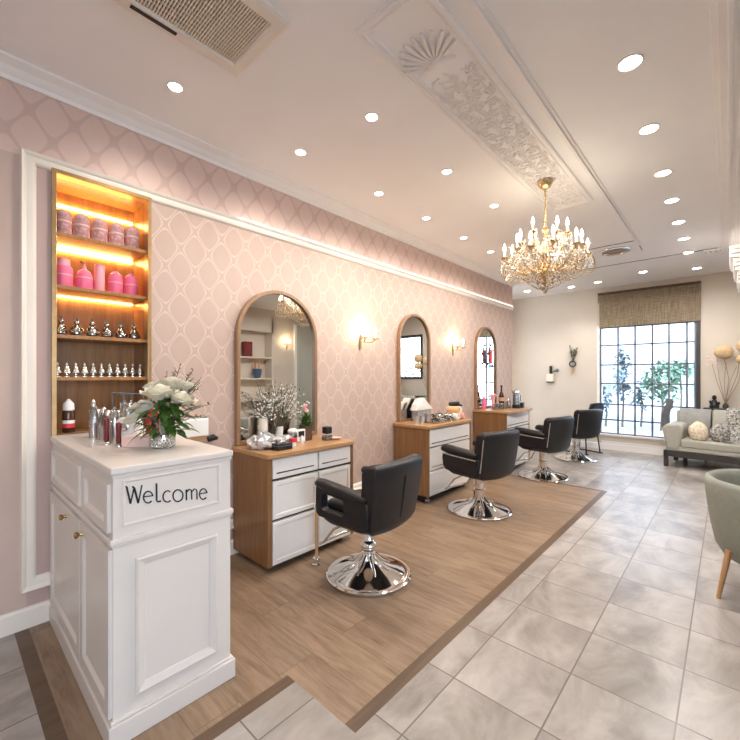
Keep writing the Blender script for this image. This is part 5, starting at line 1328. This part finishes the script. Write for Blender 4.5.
# ------------------------------------------------------------------ right-hand side: column capital, shelves and door seen in the mirrors
def right_side():
    mb = MB(); x0, y0 = .24, 6.30
    mb.box(x0, y0, 0, x0 + .42, y0 + .42, H - .05)
    struct('trim_7', mb, MT['trim'], None, .01)
    mb = MB()
    for k in range(14):
        z = 2.88 - .048 * k; o = .238 - .0115 * k - (.010 if k % 3 == 0 else 0)
        mb.box(x0 - o, y0 - o, z - .036, x0 + .42 + o, y0 + .42 + o, z)
        mb.box(x0 - o + .02, y0 - o + .02, z - .05, x0 + .4 + o, y0 + .4 + o, z - .036)
    for k in range(5):
        mb.ball((x0 - .07, y0 - .06 + .12 * k, 2.21), (.05, .05, .08), 10, 6); mb.ball((x0 - .03 + .12 * k, y0 - .07, 2.21), (.05, .05, .08), 10, 6)
    struct('trim_8', mb, MT['desk'], 40, .006)
    t = thing('recessed_bookcase', 'pale recessed shelves seen only as a reflection in the nearest mirror', 'shelf', (RX - .15, 4.9, 0))
    mb = MB(); a, b = 4.25, 5.45; x = RX - .30
    mb.box(x, a, 0, RX, a + .04, 2.75); mb.box(x, b - .04, 0, RX, b, 2.75); mb.box(x, a, 2.45, RX, b, 2.75)
    part('carcass', mb, MT['cream'], t, True, None)
    for z in (.85, 1.35, 1.85): part('shelf_board', MB().box(x + .01, a + .04, z - .03, RX, b - .04, z), MT['cream'], t, True, None)
    solo('keepsake_box', MB().box(RX - .2, 4.75, 1.852, RX - .05, 4.95, 2.2), MT['burgundy'], 'dark red box reflected on the shelf in the nearest mirror', 'box', bevel=.006)
    t = thing('blue_planter', 'blue planter with dry stems reflected in the nearest mirror', 'planter', (RX - .16, 5.1, 1.35))
    part('pot', MB().lathe([(.07, 0), (.10, .1), (.11, .22), (.095, .22), (.08, .12)], n=18), MT['bluevase'], t)
    mb = MB(); rnd = random.Random(6)
    for k in range(14): mb.tube([(0, 0, .1), (rnd.uniform(-.1, .1), rnd.uniform(-.12, .12), rnd.uniform(.3, .45))], .006, 5)
    part('dry_stems', mb, MT['label_peach'], t)
    mb = MB().box(RX - .04, 6.35, 0, RX, 7.35, 2.75)
    d = struct('door_1', mb, MT['door'], None, .004)
    struct('door_frame', MB().box(RX - .05, 6.28, 0, RX, 6.35, 2.82).box(RX - .05, 7.35, 0, RX, 7.42, 2.82).box(RX - .05, 6.28, 2.75, RX, 7.42, 2.82), MT['trim'], None, .004, parent=d)
    struct('door_panel', MB().panel(6.47, 7.23, 1.1, 2.6, [(0, 0), (0, .012), (.03, .012), (.04, .002)], lambda p, q, h: (RX - .04 - h, p, q)), MT['door'], None, parent=d)
right_side()

# ------------------------------------------------------------------ outside the windows
def outside():
    g = struct('ground_outside', MB().box(-14, YF + .3, -.12, 14, 24, -.06).box(RX + .25, -14, -.12, 16, YF + .3, -.06), MT['outground'])
    o = thing('neighbouring_building', 'pale building across the yard behind the tall window', 'building', (-2.5, 17, 0))
    part('facade', MB().box(-9, 17, -.06, 2.4, 17.4, 4.4), MT['outwall'], o, True, None)
    for x in (-5.6, -4.3, -3.2, -.6, .8): 
        w = part('window', MB().box(x - .3, 16.94, .7, x + .3, 17.02, 1.9), MT['outglass'], o, True, None); part('window_bar', MB().box(x - .02, 16.92, .7, x + .02, 16.94, 1.9).box(x - .3, 16.92, 1.28, x + .3, 16.94, 1.32), MT['outwall'], w, True, None)
    def shrub(x, y, zc, r, m, l, name='tree', n=420, seed=1):
        t = thing(name, l, 'tree', (x, y, -.06), 0, 'trees outside the tall window')
        part('trunk', MB().tube([(0, 0, 0), (.03, 0, zc * .5), (0, 0, zc)], [.03, .025, .02], 8), MT['stem'], t)
        mb = MB(); rnd = random.Random(seed)
        for k in range(n):
            v = Vector((rnd.gauss(0, 1), rnd.gauss(0, 1), rnd.gauss(0, 1))).normalized() * rnd.uniform(.45, 1); p = (v.x * r[0], v.y * r[1], zc + v.z * r[2])
            mb.leaf(p, (rnd.uniform(-1, 1), rnd.uniform(-1, 1), rnd.uniform(-.6, .8)), .16, .09, .3)
        part('crown', mb, MT[m], t, smooth=60)
    shrub(-1.32, 13, 1.30, (.42, .4, .62), 'outleaf', 'green bushy tree outside the right half of the tall window', seed=1, n=380)
    shrub(-1.02, 14.4, 1.70, (.30, .3, .22), 'outleaf', 'small green tree outside the right edge of the tall window', seed=2, n=150)
    shrub(-1.85, 13.6, 1.05, (.22, .3, .55), 'outleaf2', 'slim blue-green shrub outside the middle of the tall window', seed=3, n=130)
    shrub(-2.24, 13.2, 1.50, (.20, .2, .85), 'outleaf2', 'tall thin blue-green tree outside the left half of the tall window', seed=4, n=230)
    shrub(-2.62, 13.0, .85, (.10, .1, .45), 'outleaf2', 'narrow dark shrub outside the left edge of the tall window', seed=5, n=70)
    shrub(4.3, 14, 1.2, (1.5, .5, .8), 'outleaf2', 'broad shrub outside the window reflected in the middle mirror', seed=6, n=400)
outside()

# ------------------------------------------------------------------ daylight
w = bpy.data.worlds.new('daylight'); SC.world = w; w.use_nodes = True
nt = w.node_tree; bg = nt.nodes['Background']
tc = nt.nodes.new('ShaderNodeTexCoord'); sp = nt.nodes.new('ShaderNodeSeparateXYZ'); nt.links.new(tc.outputs['Generated'], sp.inputs[0])
nt.links.new(ramp(nt, sp.outputs[2], [(.0, (.88, .94, 1.0)), (.5, (.58, .76, 1.0))]), bg.inputs['Color'])
bg.inputs['Strength'].default_value = 4.8
def portal(loc, rot, sx, sy):
    d = bpy.data.lights.new('window_portal', 'AREA'); d.shape = 'RECTANGLE'; d.size = sx; d.size_y = sy; d.cycles.is_portal = True
    o = bpy.data.objects.new('window_portal', d); COL.objects.link(o); o.location = loc; o.rotation_euler = rot
portal((-1.11, YF + .2, 1.46), (R(-90), 0, 0), 1.44, 2.3)
portal((.785, YF + .2, 1.9), (R(-90), 0, 0), 1.1, 1.1)
portal((RX + .18, -.8, 1.5), (0, R(90), 0), 2.4, 3.6)

# ------------------------------------------------------------------ camera and view
cd = bpy.data.cameras.new('camera'); cam = bpy.data.objects.new('camera', cd); COL.objects.link(cam)
cam.location = (0, 0, 1.4); cam.rotation_euler = (R(90), 0, math.atan2(358, 393))
cd.sensor_width = 36; cd.lens = 36 * 393 / 740; cd.shift_y = 6 / 740; cd.clip_start = .05
SC.camera = cam
vs = SC.view_settings
SC.display_settings.display_device = 'sRGB'
vs.view_transform = 'Standard'; vs.look = 'None'; vs.gamma = 1; vs.exposure = 0.84; vs.use_curve_mapping = False
SC.cycles.caustics_reflective = False; SC.cycles.caustics_refractive = False
SC.cycles.max_bounces = 10; SC.cycles.diffuse_bounces = 8; SC.cycles.transparent_max_bounces = 12
SC.cycles.sample_clamp_indirect = 6
SC.cycles.use_denoising = True
